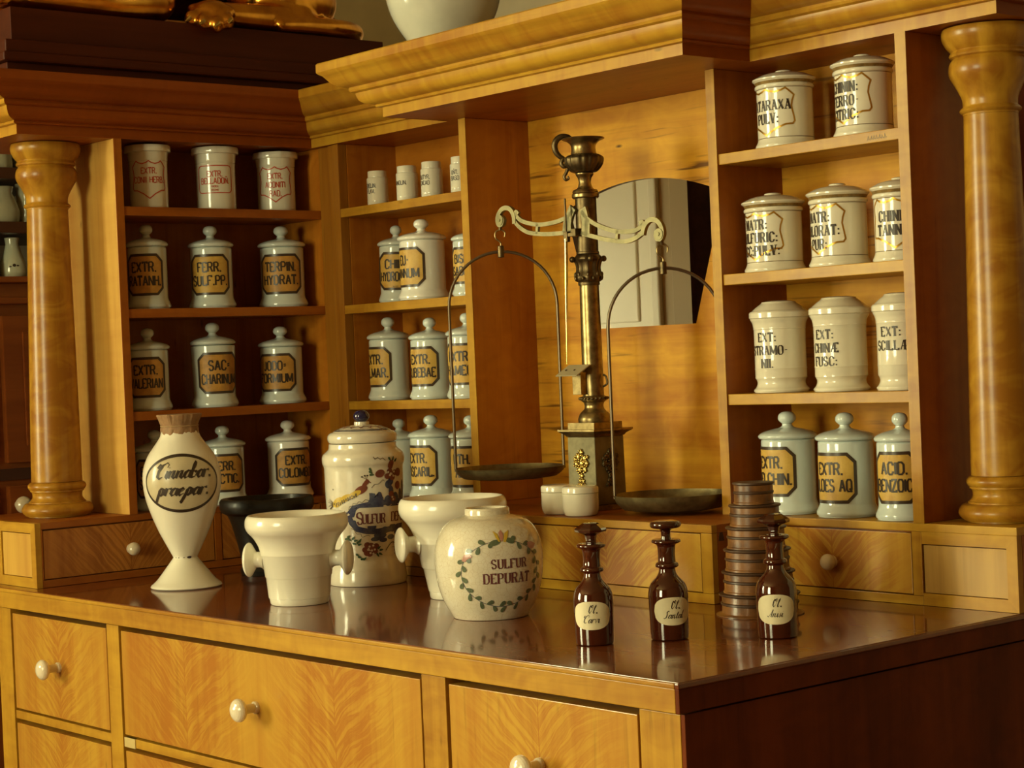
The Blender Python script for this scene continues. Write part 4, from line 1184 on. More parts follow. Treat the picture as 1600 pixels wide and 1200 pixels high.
for (u, v) in ((345, 465), (362, 458), (378, 458)):
    W.blob(ap(u), zp(v), 6 * k4, 5 * k4)
    W.ribbon([(ap(u), zp(v)), (ap(372), zp(482))], lambda d: .0006)
W.ribbon([(ap(u), zp(v)) for u, v in ((415, 345), (425, 360), (440, 350), (455, 362), (470, 355), (485, 372))], lambda d: .0010)
def curl(pts, w=.0008):
    W.ribbon([(ap(u), zp(v)) for u, v in catmull(pts, 5)], lambda d: w)
curl([(255, 665), (262, 645), (280, 640), (285, 625), (305, 630), (320, 615), (340, 622), (360, 605), (380, 612)])
curl([(260, 780), (280, 790), (295, 815), (320, 815), (330, 835), (365, 825), (382, 832)])
curl([(400, 535), (420, 515), (445, 512), (470, 490), (480, 500)])
curl([(485, 925), (505, 900), (525, 880), (545, 885), (560, 905), (590, 915)], .0016)
for (u, v) in ((165, 540), (140, 660), (150, 685), (545, 930), (545, 950)):
    W.blob(ap(u), zp(v), 4 * k4, 3.5 * k4)
W.ribbon([(ap(545), zp(880)), (ap(545), zp(940))], lambda d: .0008)
W.ribbon([(ap(525), zp(910)), (ap(565), zp(910))], lambda d: .0008)
W.done('brown_linework', M['ink_dark'], t)
W = wr(.0006)
for (u, v) in ((505, 445), (520, 455), (540, 445), (515, 465), (535, 470), (375, 895), (400, 890), (365, 915), (390, 920), (410, 915), (380, 935), (400, 940), (525, 600), (530, 615)):
    W.blob(ap(u), zp(v), 7.5 * k4, 6.5 * k4)
W.done('pale_dots', M['faience'], t)
W = wr(.0004)
for (u, v, r_) in ((400, 440, -.6), (405, 455, 0), (398, 425, -1.1), (290, 945, -.5), (305, 958, -.2), (325, 970, .1), (340, 968, .6), (440, 905, .6), (455, 920, .1), (450, 945, -.4), (430, 950, -1), (510, 365, -1), (530, 362, 1.2), (545, 372, .8),
                   (240, 830, .5), (225, 845, .2), (245, 850, -.5), (270, 840, .8), (285, 855, .2), (300, 865, .7), (310, 880, .2), (230, 870, .3), (275, 875, -.2), (315, 855, 1)):
    W.blob(ap(u), zp(v), 15 * k4, 6.5 * k4, r_, pinch=.5)
W.done('green_leaves', M['green'], t)

# ginger jar with wreath
x, y = -.6686, .2646
kg = .0001755
t = thing('ginger_jar', 'squat crackled cream jar without lid, lettered SULFUR DEPURAT inside a painted leaf wreath', 'jar', (x, y, 0))
bp = [(0, .0006), (.0585, .0006), (.0605, .003)] + catmull([(.0635, .009), (.0720, .0245), (.0785, .042), (.0825, .059), (.0845, .077), (.0850, .094), (.0838, .111), (.0785, .1275), (.0700, .1420), (.0570, .1520), (.0430, .1572), (.0365, .1590)], 6)
bp += [(.0352, .1600), (.0350, .1650), (.0348, .1685), (.0335, .1702), (.0305, .1702), (.0285, .1680), (.0285, .155), (.060, .13), (.07, .08), (.05, .02), (0, .015)]
m_gin, nt, nd, lk, b = nmat('crackled_cream_glaze')
tc = nd.new('ShaderNodeTexCoord')
vo = nd.new('ShaderNodeTexVoronoi')
vo.feature = 'DISTANCE_TO_EDGE'
vo.inputs['Scale'].default_value = 130
lk.new(tc.outputs['Object'], vo.inputs['Vector'])
base = mix(nd, lk, (.79, .74, .60), (.70, .63, .47), ramp(nd, lk, noise_(nd, lk, tc.outputs['Object'], 14, 3), .4, .7))
lk.new(mix(nd, lk, (.60, .50, .34), base, ramp(nd, lk, vo.outputs['Distance'], 0.0, .035)), b.inputs['Base Color'])
setp(b, rough=.15, coat=.6, coatr=.06)
obj('body', lathe(bp, 80), m_gin, t, smooth=True, angle=50)
rz = interp([p for p in bp[:[q[0] for q in bp].index(.0352)] if p[0] > .036])
phi = view_az(x, y)
def gp(u, v):
    z = (1135 - v) * kg * 1.0
    r = rz(z)
    s = max(-.985, min(.985, (u - 585) * kg / r))
    return (math.asin(s) * .08, z)
def wg(o=0.0):
    return Writer(rz, phi, .08, .0006 + o)
W = wg()
W.text('SULFUR', gp(765, 630)[0], gp(758, 665)[1], .0135, 'serif', cond=.80, gap=.34, weight=1.15)
W.text('DEPURAT', gp(745, 740)[0], gp(745, 795)[1], .0148, 'serif', cond=.80, gap=.34, weight=1.15)
W.done('lettering', M['violet_ink'], t)
W = wg(-.0001)
cu, cv, ru_, rv_ = 700, 715, 325, 290
def wre(a):
    z = (1135 - (cv - rv_ * math.sin(a))) * kg
    return ((.0205 + .0635 * math.cos(a)), z)
W.ribbon([wre(PI / 2 + .12 + (2 * PI - .24) * k / 90) for k in range(91)], lambda d: .0008)
W.done('wreath_stem', M['blue'], t)
W = wg(.0002)
for k in range(34):
    a = PI / 2 + .22 + (2 * PI - .44) * k / 33
    p0 = wre(a)
    s = 1 if k % 2 else -1
    dirn = a + PI / 2
    if k > 16:
        dirn = a - PI / 2
    dirn += s * (.75 if k > 16 else -.75)
    L = .0062 if k % 3 else .0054
    W.blob(p0[0] + L * math.cos(dirn), p0[1] + L * math.sin(dirn), L, .0032, dirn, pinch=-.4)
W.blob(gp(645, 440)[0], gp(645, 440)[1], .0090, .0042, .25, pinch=.2)
W.blob(gp(770, 430)[0], gp(770, 430)[1], .0080, .0042, -.3, pinch=-.2)
W.done('wreath_leaves', M['leaf'], t)
W = wg(.0004)
W.poly([gp(u, v) for u, v in ((625, 340), (665, 370), (690, 435), (675, 435), (650, 400))])
W.poly([gp(u, v) for u, v in ((760, 340), (725, 365), (715, 440), (735, 440), (752, 400))])
W.done('yellow_petals', M['yellowp'], t)
W = wg(.0005)
W.poly([gp(u, v) for u, v in ((690, 335), (712, 365), (715, 400), (702, 438), (682, 400), (675, 360))])
W.poly([gp(u, v) for u, v in ((350, 590), (375, 535), (425, 530), (440, 560), (400, 575), (378, 600))])
W.poly([gp(u, v) for u, v in ((920, 460), (955, 455), (990, 480), (975, 515), (945, 520), (925, 495))])
W.done('pink_petals', M['pinkp'], t)

# ------------------------------------------------------------------ amber bottles
def amber(x, y, kind, lines, rel, label, k=.000163, H=1032, lz=(140, 380)):
    t = thing('amber_bottle', label, 'bottle', (x, y, 0), 0, 'small amber glass stoppered bottles on the worktop')
    s = k
    bp = [(0, .0006), (150 * s, .0006), (160 * s, 10 * s), (164 * s, 60 * s), (167 * s, 200 * s), (171 * s, 340 * s)] + catmull([(172 * s, 375 * s), (166 * s, 430 * s), (148 * s, 475 * s), (118 * s, 510 * s), (90 * s, 540 * s), (74 * s, 575 * s), (70 * s, 605 * s)], 5)
    bp += catmull([(76 * s, 612 * s), (96 * s, 620 * s), (100 * s, 636 * s), (92 * s, 652 * s), (76 * s, 660 * s)], 3)
    bp += catmull([(76 * s, 668 * s), (73 * s, 730 * s), (78 * s, 800 * s)], 4) + catmull([(86 * s, 812 * s), (118 * s, 826 * s), (126 * s, 838 * s), (118 * s, 852 * s), (92 * s, 858 * s)], 3) + [(60 * s, 858 * s), (45 * s, 850 * s), (0, 850 * s)]
    obj('body', lathe(bp, 48), M['amber'], t, smooth=True, angle=50)
    if kind == 'facet':
        sp = [(0, 851 * s), (42 * s, 851 * s), (43 * s, 885 * s), (52 * s, 925 * s), (88 * s, 945 * s), (132 * s, 958 * s), (138 * s, 975 * s), (128 * s, 990 * s), (78 * s, 1022 * s), (66 * s, 1031 * s), (0, 1032 * s)]
        obj('stopper', lathe(sp, 8), M['amber_stop'], t)
    else:
        sp = [(0, 851 * s), (44 * s, 851 * s), (40 * s, 880 * s), (42 * s, 930 * s)] + catmull([(60 * s, 945 * s), (118 * s, 955 * s), (134 * s, 978 * s), (126 * s, 1002 * s), (90 * s, 1016 * s), (.0001, 1020 * s)], 5)
        sp[-1] = (0, 1020 * s)
        obj('stopper', lathe(sp, 36), M['amber_stop'], t, smooth=True, angle=60)
    R = 170 * s
    W = Writer(interp(bp), view_az(x, y) + math.radians(rel), R, .0005)
    za, zb = lz[0] * s, lz[1] * s
    zc, hz = (za + zb) / 2, (zb - za) / 2
    hw = R * math.radians(60)
    f = lambda a: hz * (max(0, 1 - abs(a / hw) ** 2.4)) ** (1 / 2.4)
    W.patch(lambda a: zc - f(a), lambda a: zc + f(a), -hw, hw, 32, 5)
    lb = W.done('label', M['cream_label'], t, 'cream oval paper label')
    W = Writer(interp(bp), view_az(x, y) + math.radians(rel), R, .0008)
    W.text(lines[0], .001, zc + hz * .18, .0115, 'script', cond=.9, gap=.14, weight=.9)
    W.text(lines[1], -.001, zc - hz * .50, .0105, 'script', cond=.95, gap=.10, weight=.9)
    W.done('lettering', M['ink'], lb)
amber(-.3169, .1584, 'facet', ['2l.', '1arvi'], -8, 'amber bottle with handwritten label Ol. Carvi, leftmost and nearest the front edge')
amber(-.2620, .2504, 'round', ['2l.', '3antal'], 14, 'middle amber bottle with round disc stopper and label Ol. Santal', lz=(135, 375))
amber(-.1472, .3471, 'facet', ['2l.', '4nisi'], -5, 'amber bottle with label Ol. Anisi standing before the stack of round boxes', k=.0001655, lz=(125, 375))

# ------------------------------------------------------------------ stack of round boxes
tiers = [.0590, .0535, .0492, .0445, .0382, .0305]
words = ['bottom and largest', 'second from the bottom', 'third from the bottom', 'fourth from the bottom', 'fifth from the bottom', 'topmost and smallest']
z = 0
for i, r in enumerate(tiers):
    h = .0333
    t = thing('round_box', 'brown turned round box, %s of the stack beside the amber bottles' % words[i], 'box', (-.325 - .0008 * i, .5080, z + .0004), .7 * i, 'stacked round brown boxes')
    b0 = [(0, 0), (r * (1.12 if i == 0 else 1.0), 0), (r * (1.12 if i == 0 else 1.0), .0012), (r * 1.0, .0025), (r * .97, .0035), (r * .965, .015), (0, .0151)]
    obj('body', lathe(b0, 48), M['horn'], t, smooth=True, angle=30)
    l0 = [(0, .0153), (r * .985, .0153), (r * 1.0, .0162), (r * 1.0, .0185), (r * .975, .0195), (0, .0196)]
    lid = obj('rim', lathe(l0, 48), M['horn_dark'], t, smooth=True, angle=30, label='dark turned rim')
    l1 = [(0, .0197), (r * .965, .0197), (r * .962, .0283), (0, .0284)]
    obj('lid', lathe(l1, 48), M['horn'], t, smooth=True, angle=30)
    l2 = [(0, .0285), (r * .98, .0285), (r * 1.03, .0296), (r * 1.04, .0310), (r * 1.03, .0322), (r * .9, .0326), (0, .0327)]
    obj('lid_edge', lathe(l2, 48), M['horn_dark'], t, smooth=True, angle=30, label='dark flanged lid edge')
    z += h

# ------------------------------------------------------------------ two small lidded pots on the centre plinth
for (x, y, lab) in ((-.8700, .5975, 'left one of two small white lidded porcelain pots below the balance'), (-.8045, .5885, 'right one of two small white lidded porcelain pots, in front of its twin')):
    t = thing('lidded_pot', lab, 'pot', (x, y, HB), 0, 'small white lidded pots below the balance')
    R, H = .0315, .0528
    obj('body', lathe([(0, .0005), (R * .80, .0005)] + catmull([(R * .88, .002), (R * .96, .008), (R, .016)], 4) + [(R, .0385), (R * .97, .0392), (0, .0393)], 44), M['porcelain'], t, smooth=True)
    obj('lid', lathe([(0, .0396), (R * .985, .0396), (R * 1.01, .0402), (R * 1.01, .0480)] + catmull([(R * .98, .0502), (R * .85, .0518), (R * .4, .0526)], 4) + [(0, H)], 44), M['porcelain'], t, smooth=True)

# ------------------------------------------------------------------ THE BALANCE
bx0, by0 = -.880, .700
t = thing('balance_scale', 'tall brass column balance with fluted urn finial and two hanging pans in the niche', 'scales', (bx0, by0, HB))
Z = lambda z: z - HB
hw = .0355
def sq(z0, z1, a, b_=None):
    bm = bmesh.new()
    b_ = b_ or a
    vs = [bm.verts.new((sx * w, sy * w, z)) for (w, z) in ((a, z0), (b_, z1)) for (sx, sy) in ((-1, -1), (1, -1), (1, 1), (-1, 1))]
    bm.faces.new(vs[:4][::-1]); bm.faces.new(vs[4:])
    for i in range(4):
        j = (i + 1) % 4
        bm.faces.new((vs[i], vs[j], vs[4 + j], vs[4 + i]))
    return bm
bm = sq(.0005, .010, .043)
bmesh.ops.bevel(bm, geom=list(bm.edges), offset=.0015, segments=2, affect='EDGES')
obj('foot_plate', bm, M['brass'], t)
bm = sq(.0103, Z(.2565), hw + .001, hw)
bmesh.ops.bevel(bm, geom=list(bm.edges), offset=.0008, segments=1, affect='EDGES')
obj('pedestal', bm, plain('grey_pedestal_brass', (.20, .17, .09), .48, metal=.6, var=.4, vscale=40), t)
for args in ((Z(.2567), Z(.2610), hw + .001, hw + .004), (Z(.2611), Z(.2665), hw + .004, hw + .012), (Z(.2666), Z(.2700), hw + .0125, hw + .0125), (Z(.2702), Z(.2815), hw - .001, hw - .001)):
    obj('cornice_step', sq(*args), M['brass'], t)
# flower ornaments on two faces, the lit one bright, the shaded one dark
def ornament(face):
    bm = bmesh.new()
    random.seed(5)
    for (a, zz, r) in ((-.006, .216, .0052), (.006, .214, .0052), (0, .222, .0050), (-.010, .206, .0048), (.010, .207, .0048), (0, .207, .0060), (-.004, .198, .0050), (.006, .199, .0050), (-.012, .213, .003), (.012, .216, .003), (.0, .190, .0042), (-.003, .183, .0034), (.003, .183, .0034), (-.006, .177, .0032), (.006, .177, .0032), (0, .178, .003)):
        a, zz, r = a * 1.35, .200 + (zz - .200) * 1.3, r * 1.25
        c = (a, -hw - .0008, Z(zz)) if face == 'y' else (hw + .0008, a, Z(zz))
        ellipsoid(bm, c, (r, .0035, r) if face == 'y' else (.0035, r, r), u=10, v=6)
        for k in range(5):
            an = 2 * PI * k / 5 + a * 99
            da, dz = r * .8 * math.cos(an), r * .8 * math.sin(an)
            c2 = (a + da, -hw - .0025, Z(zz) + dz) if face == 'y' else (hw + .0025, a + da, Z(zz) + dz)
            ellipsoid(bm, c2, (r * .38,) * 3, u=6, v=4)
    return bm
obj('flower_ornament', ornament('y'), M['brass_bright'], t, smooth=True, angle=80, label='gilt flower ornament in bright lit tone')
obj('flower_ornament', ornament('x'), M['brass_dark'], t, smooth=True, angle=80)  # same ornament in darker metal, shade of this face in its colour
cb = [(0, Z(.2817)), (.0290, Z(.2817)), (.0300, Z(.287))] + catmull([(.0290, Z(.291)), (.0255, Z(.298)), (.0185, Z(.305)), (.0170, Z(.311)), (.0185, Z(.317))], 5) + [(.0205, Z(.3185)), (.0245, Z(.3215)), (.0250, Z(.3245)), (.0235, Z(.3275)), (.0195, Z(.329)), (0, Z(.3292))]
obj('column_base', lathe(cb, 40), M['brass'], t, smooth=True, angle=35)
bm = bmesh.new()
for k in range(22):
    a = 2 * PI * k / 22
    ellipsoid(bm, (.0250 * math.cos(a), .0250 * math.sin(a), Z(.3245)), (.0028,) * 3, u=8, v=6)
obj('bead_ring', bm, M['brass_dark'], t, smooth=True)
obj('shaft', lathe([(0, Z(.3293)), (.0190, Z(.3293)), (.0186, Z(.42)), (.0174, Z(.527)), (0, Z(.5272))], 40), M['brass'], t, smooth=True)
cap = [(0, Z(.5274)), (.0190, Z(.5274)), (.0198, Z(.5305)), (.0190, Z(.533)), (.0200, Z(.5335))] + catmull([(.0225, Z(.536)), (.0240, Z(.542)), (.0210, Z(.552)), (.0205, Z(.560)), (.0225, Z(.568)), (.0265, Z(.574))], 5) + [(.0240, Z(.5785)), (.0200, Z(.5835)), (0, Z(.5837))]
bm = lathe(cap, 48, mod=lambda a, r, zz: 1 + (.09 * math.cos(8 * a) if Z(.535) < zz < Z(.575) else 0))
for k in range(8):
    a = 2 * PI * k / 8
    for zz, rr, sz in ((.5465, .0235, .0050), (.5395, .0245, .0040)):
        ellipsoid(bm, (rr * math.cos(a + (0 if sz > .0045 else .39)), rr * math.sin(a + (0 if sz > .0045 else .39)), Z(zz)), (sz * .6, sz * .6, sz), u=8, v=6)
for k in range(4):
    a = PI / 4 + k * PI / 2 + .2
    ellipsoid(bm, (.0285 * math.cos(a), .0285 * math.sin(a), Z(.5745)), (.0056, .0056, .0056), u=12, v=8)
obj('capital', bm, M['brass_dark'], t, smooth=True, angle=60, label='dark leaf capital')
obj('upper_cylinder', lathe([(0, Z(.5839)), (.0205, Z(.5839)), (.0205, Z(.587)), (.0193, Z(.588)), (.0190, Z(.683)), (0, Z(.6832))], 40), M['brass_dark'], t, smooth=True)
ur = [(0, Z(.6834)), (.0225, Z(.6834)), (.0245, Z(.6855)), (.0245, Z(.6905)), (.0225, Z(.693)), (.0232, Z(.695)), (.0215, Z(.6985)), (.0150, Z(.7010))] + catmull([(.0125, Z(.7045)), (.0110, Z(.712)), (.0125, Z(.720)), (.0160, Z(.7255)), (.0165, Z(.728))], 4) + [(.0150, Z(.7285)), (0, Z(.7286))]
obj('urn_foot', lathe(ur, 36), M['brass'], t, smooth=True, angle=35)
bw = catmull([(.0150, Z(.7288)), (.0240, Z(.732)), (.0320, Z(.741)), (.0350, Z(.750)), (.0345, Z(.756)), (.0290, Z(.7605)), (.0240, Z(.7620))], 5)
bm = lathe([(0, Z(.7288))] + bw + [(0, Z(.7622))], 96, mod=lambda a, r, zz: 1 + (.055 * abs(math.cos(9 * a)) - .03 if r > .017 else 0))
urn = obj('urn_bowl', bm, M['brass_dark'], t, smooth=True, angle=70, label='fluted bowl of the urn')
nk = [(0, Z(.7624)), (.0235, Z(.7624))] + catmull([(.0225, Z(.766)), (.0218, Z(.774)), (.0240, Z(.781)), (.0315, Z(.787)), (.0365, Z(.7885))], 4) + [(.0385, Z(.7895)), (.0375, Z(.7915)), (.0330, Z(.7915)), (.0240, Z(.786)), (.0195, Z(.778)), (0, Z(.770))]
obj('urn_neck', lathe(nk, 40), M['brass'], t, smooth=True, angle=40)
vr = Vector((math.cos(va), math.sin(va), 0))       # image-right on the ground
def vp(a, z):
    return (vr.x * a, vr.y * a, Z(z))
hpts = catmull([vp(-.022, .7925), vp(-.030, .7960), vp(-.040, .7955), vp(-.0485, .7890), vp(-.0515, .7790), vp(-.049, .768), vp(-.0425, .7600), vp(-.0350, .7560)], 6)
obj('urn_handle', tube(hpts, [.0036 + .0022 * math.sin(PI * i / (len(hpts) - 1)) for i in range(len(hpts))], 10), M['brass_dark'], t, smooth=True, label='scrolled serpent handle')
hp2 = catmull([vp(-.037, .757), vp(-.041, .748), vp(-.036, .742), vp(-.031, .745)], 5)
hp3 = catmull([vp(-.030, .737), vp(-.033, .730), vp(-.0365, .724), vp(-.034, .718), vp(-.029, .720), vp(-.0305, .7245)], 5)
bm = tube(hp2, .004, 8)
tube(hp3, [.0035 - .0017 * i / len(hp3) for i in range(len(hp3))], 8, bm=bm)
obj('urn_scroll', bm, M['brass_dark'], t, smooth=True)
# beam: two pierced arms with scrolled ends, tilting down to the right
bdir = Vector((math.cos(.055), math.sin(.055), 0))
bn = Vector((-bdir.y, bdir.x, 0))
pz = .6400
tilt = -math.radians(8.1)
ARM = .2035
def bpnt(a, h, d):
    """a along the beam, h above the pivot, d across"""
    ca, sa = math.cos(tilt), math.sin(tilt)
    aa, hh = a * ca - h * sa, a * sa + h * ca
    p = bdir * aa + bn * d
    return Vector((p.x, p.y - .022, Z(pz) + hh))
def beam_strip(bm, pts, wid, th=.0055):
    """flat bar following pts (a, h) with width wid(t)"""
    n = len(pts)
    L_, R_ = [], []
    for i, (a, h) in enumerate(pts):
        p0, p1 = pts[max(0, i - 1)], pts[min(n - 1, i + 1)]
        dx, dy = p1[0] - p0[0], p1[1] - p0[1]
        l = math.hypot(dx, dy) or 1
        w = wid(i / (n - 1)) / 2
        L_.append((a - dy / l * w, h + dx / l * w))
        R_.append((a + dy / l * w, h - dx / l * w))
    rings = []
    for (la, lh), (ra_, rh) in zip(L_, R_):
        rings.append([bm.verts.new(bpnt(la, lh, -th / 2)), bm.verts.new(bpnt(ra_, rh, -th / 2)), bm.verts.new(bpnt(ra_, rh, th / 2)), bm.verts.new(bpnt(la, lh, th / 2))])
    for A_, B_ in zip(rings, rings[1:]):
        for k in range(4):
            j = (k + 1) % 4
            bm.faces.new((A_[k], A_[j], B_[j], B_[k]))
    bm.faces.new(rings[0][::-1]); bm.faces.new(rings[-1])
bm = bmesh.new()
for s in (1, -1):
    def cv(a, h):
        return (a * s, h)
    top = catmull([cv(.010, .020), cv(.030, .006), (s * .06, -.004), (s * .10, -.010), (s * .140, -.006), (s * .158, .004)], 6)
    low = catmull([cv(.012, -.018), cv(.040, -.022), (s * .08, -.026), (s * .12, -.026), (s * .145, -.018), (s * .160, -.008)], 6)
    beam_strip(bm, top, lambda q: .0075)
    beam_strip(bm, low, lambda q: .0075)
    beam_strip(bm, [cv(.100, -.008), cv(.100, -.026)], lambda q: .006)
    beam_strip(bm, [cv(.026, .008), cv(.028, -.020)], lambda q: .012)
    beam_strip(bm, catmull([cv(.012, .026), cv(.018, .014), cv(.022, -.004), cv(.020, -.022)], 4), lambda q: .016)
    beam_strip(bm, catmull([cv(.152, .006), cv(.158, .010), cv(.160, .004), cv(.160, -.010)], 4), lambda q: .008)
    # scroll end
    sc = catmull([cv(.160, -.012), cv(.163, .002), cv(.172, .013), cv(.184, .016), cv(.196, .012), cv(.204, .002), cv(.206, -.008), cv(.202, -.016), cv(.194, -.015), cv(.192, -.006), cv(.198, -.004)], 6)
    beam_strip(bm, sc, lambda q: .0085, .0075)
obj('beam', bm, M['brass_pale'], t, label='pale pierced brass beam')
for s in (1, -1):
    bm = bmesh.new()
    m_ = Matrix.Translation(bpnt(s * .199, -.008, 0)) @ Matrix.Rotation(PI / 2, 4, 'X')
    bmesh.ops.create_cone(bm, segments=20, radius1=.010, radius2=.010, depth=.009, cap_ends=True, matrix=m_)
    m_ = Matrix.Translation(bpnt(s * .199, -.008, 0)) @ Matrix.Rotation(PI / 2, 4, 'X')
    bmesh.ops.create_cone(bm, segments=12, radius1=.003, radius2=.003, depth=.012, cap_ends=True, matrix=m_)
    obj('end_boss', bm, M['brass_pale'], t)
bm = bmesh.new()
bx(bm, -.006, .006, -.034, -.016, Z(.6150), Z(.6290), bev=.001)
bx(bm, -.022, .0, -.0345, -.0305, Z(.6150), Z(.6220), bev=.001)
bx(bm, -.024, -.014, -.036, -.028, Z(.606), Z(.6250), bev=.001)
bx(bm, -.0185, -.0160, -.036, -.033, Z(.622), Z(.684), bev=.0005)
obj('bearing', bm, M['brass_dark'], t)
bm = tube([(-.0190, -.034, Z(.612)), (-.0225, -.036, Z(.50)), (-.0260, -.038, Z(.388))], [.0030, .0024, .0005], 8)
obj('pointer', bm, M['brass_bright'], t, smooth=True, label='long bright pointer needle')
# small tilted reading plate on its bracket
bm = B((-.036, .020, -.062, -.024, -.001, .001), bev=.0004)
bmesh.ops.rotate(bm, verts=bm.verts, cent=(0, -.026, 0), matrix=Matrix.Rotation(.50, 3, 'X'))
bmesh.ops.translate(bm, verts=bm.verts, vec=(0, 0, Z(.3840)))
pl = obj('reading_plate', bm, plain('pale_plate_metal', (.52, .46, .28), .5, metal=.3), t, label='pale tilted reading plate')
obj('plate_bracket', B((-.018, .004, -.034, -.018, Z(.332), Z(.372)), bev=.0006), M['brass'], t)
bm = bmesh.new()
for a in (-.018, .004):
    m_ = Matrix.Translation((a - .006, -.042, Z(.3760))) @ Matrix.Rotation(.50, 4, 'X')
    bmesh.ops.create_cone(bm, segments=10, radius1=.002, radius2=.002, depth=.003, cap_ends=True, matrix=m_)
obj('rivet', bm, M['horn_dark'], pl)
hk = catmull([(.021, .004, Z(.345)), (.030, .006, Z(.350)), (.028, .006, Z(.362)), (.022, .005, Z(.366))], 5)
bm = tube(hk, .002, 8)
obj('latch_hook', bm, M['brass_dark'], t, smooth=True)
# pans with their bows
def pan(end, px_, py_, zr, ztop, R, zh, dp=1.0):
    """px_,py_ world centre; zr rim height; ztop apex of the bow; zh world point of the beam end"""
    cx, cy = px_ - bx0, py_ - by0
    z0 = Z(zr)
    pr = [(0, z0 - .0225 * dp), (R * .60, z0 - .0220 * dp)] + catmull([(R * .84, z0 - .0190 * dp), (R * .955, z0 - .010 * dp), (R, z0)], 4) + [(R * .985, z0), (R * .955, z0 - .008 * dp), (R * .85, z0 - .0165 * dp), (R * .55, z0 - .0205 * dp), (0, z0 - .0210 * dp)]
    p = obj('pan', lathe(pr, 72, center=(cx, cy)), M['pan'], t, smooth=True, angle=40, label='shallow tarnished brass pan')
    rb = R * .975
    zs = Z(ztop) - rb * 1.02
    pts = []
    for k in range(25):
        a = PI - PI * k / 24
        pts.append((cx + vr.x * rb * math.cos(a), cy + vr.y * rb * math.cos(a), zs + rb * 1.02 * math.sin(a) ** .96))
    pts = [(cx - vr.x * rb, cy - vr.y * rb, z0 - .006)] + pts + [(cx + vr.x * rb, cy + vr.y * rb, z0 - .006)]
    obj('bow', tube(pts, .0029, 8), M['iron'], p, smooth=True)
    m_ = Matrix.Translation((cx, cy, Z(ztop)))
    bm = bmesh.new()
    bmesh.ops.create_cone(bm, segments=20, radius1=.0060, radius2=.0060, depth=.022, cap_ends=True, matrix=m_)
    bmesh.ops.bevel(bm, geom=[e for e in bm.edges if abs(e.verts[0].co.z - e.verts[1].co.z) < 1e-6], offset=.001, segments=1, affect='EDGES')
    obj('collar', bm, M['brass_dark'], p)
    e = bpnt(end * .199, -.008, 0)
    # S hook from collar up to the beam
    zt = Z(ztop) + .011
    hk_ = catmull([(cx, cy, zt - .003), (cx, cy, zt + .006), (cx - vr.x * .009, cy - vr.y * .009, zt + .015), (cx - vr.x * .008, cy - vr.y * .008, zt + .026), (cx + vr.x * .002, cy + vr.y * .002, zt + .030), (cx + vr.x * .009, cy + vr.y * .009, zt + .024), (cx + vr.x * .008, cy + vr.y * .008, zt + .016)], 5)
    bm = tube(hk_, .0016, 8)
    obj('hook', bm, M['brass'], p, smooth=True)
    bm = tube([(cx, cy, zt + .029), ((cx + e.x) / 2, (cy + e.y) / 2, (zt + .029 + e.z) / 2), (e.x, e.y, e.z)], [.0032, .0030, .0036], 8)
    obj('shackle', bm, M['brass_dark'], p, smooth=True)
eL, eR = bpnt(-.199, -.008, 0), bpnt(.199, -.008, 0)
pan(-1, bx0 + eL.x - .004, by0 + eL.y, .2005, .602, .1035, eL)
pan(1, bx0 + eR.x - .002, by0 + eR.y + .006, .1590, .546, .1015, eR, 1.32)

# ------------------------------------------------------------------ ON TOP OF THE CORNICE
PT = 1.105
pt = thing('statue_plinth', 'dark stepped mahogany plinth on the left wing carrying the gilded lion', 'plinth', (-1.85, .42, .978))
obj('step', B((-2.04, -1.690, -.010, .890, .9785, .998), bev=.002), M['mahog'], pt, world=True)
obj('step', B((-2.05, -1.672, -.024, .905, .9982, 1.016), bev=.004), M['mahog'], pt, world=True)
obj('step', B((-2.045, -1.680, -.016, .898, 1.0162, 1.040), bev=.003), M['mahog'], pt, world=True)
obj('block', B((-2.03, -1.700, .006, .880, 1.0402, PT), bev=.0012), M['mahog'], pt, world=True)

# gilded reclining lion
lt = thing('lion_statue', 'gilded bronze lion reclining on the dark plinth, only its paws and tail in view', 'statue', (-1.84, .42, PT))
bm = bmesh.new()
def E_(c, r, rot=None):
    ellipsoid(bm, (c[0], c[1], c[2] - .0), r, rot, 24, 16)
def capsule(pts, rad):
    q = catmull([(*p, r) for p, r in zip(pts, rad)], 6)
    tube([p[:3] for p in q], [p[3] for p in q], 14, bm=bm)
    for p, r in ((pts[0], rad[0]), (pts[-1], rad[-1])):
        ellipsoid(bm, p, (r, r, r), None, 14, 10)
b0 = PT
# torso, chest, hips
E_((-1.845, .45, b0 + .125), (.080, .25, .090))
E_((-1.845, .27, b0 + .150), (.085, .13, .115))
E_((-1.840, .66, b0 + .105), (.095, .15, .100))
# neck, mane, head
E_((-1.845, .19, b0 + .235), (.095, .10, .115))
E_((-1.845, .13, b0 + .290), (.085, .085, .090))
E_((-1.845, .055, b0 + .300), (.052, .065, .055))
E_((-1.845, .000, b0 + .285), (.034, .040, .032))
for s in (-1, 1):
    E_((-1.845 + s * .055, .10, b0 + .355), (.018, .012, .024))
    E_((-1.845 + s * .022, .012, b0 + .318), (.010, .012, .008))
# forelegs lying forward
for (xx, dx) in ((-1.752, 0), (-1.925, 0)):
    capsule([(xx + .014, .340, b0 + .044), (xx + .020, .24, b0 + .036), (xx + .022, .14, b0 + .032), (xx + .024, .05, b0 + .030)], [.042, .038, .030, .026])
    capsule([(xx - .0, .335, b0 + .048), (xx - .015, .30, b0 + .11), (xx - .03, .27, b0 + .16)], [.036, .046, .055])
    E_((xx + .020, .022, b0 + .026), (.038, .040, .026))
    for k in range(4):
        E_((xx - .008 + .0185 * k, -.008 + (.004 if k in (0, 3) else 0), b0 + .017), (.0110, .018, .0165))
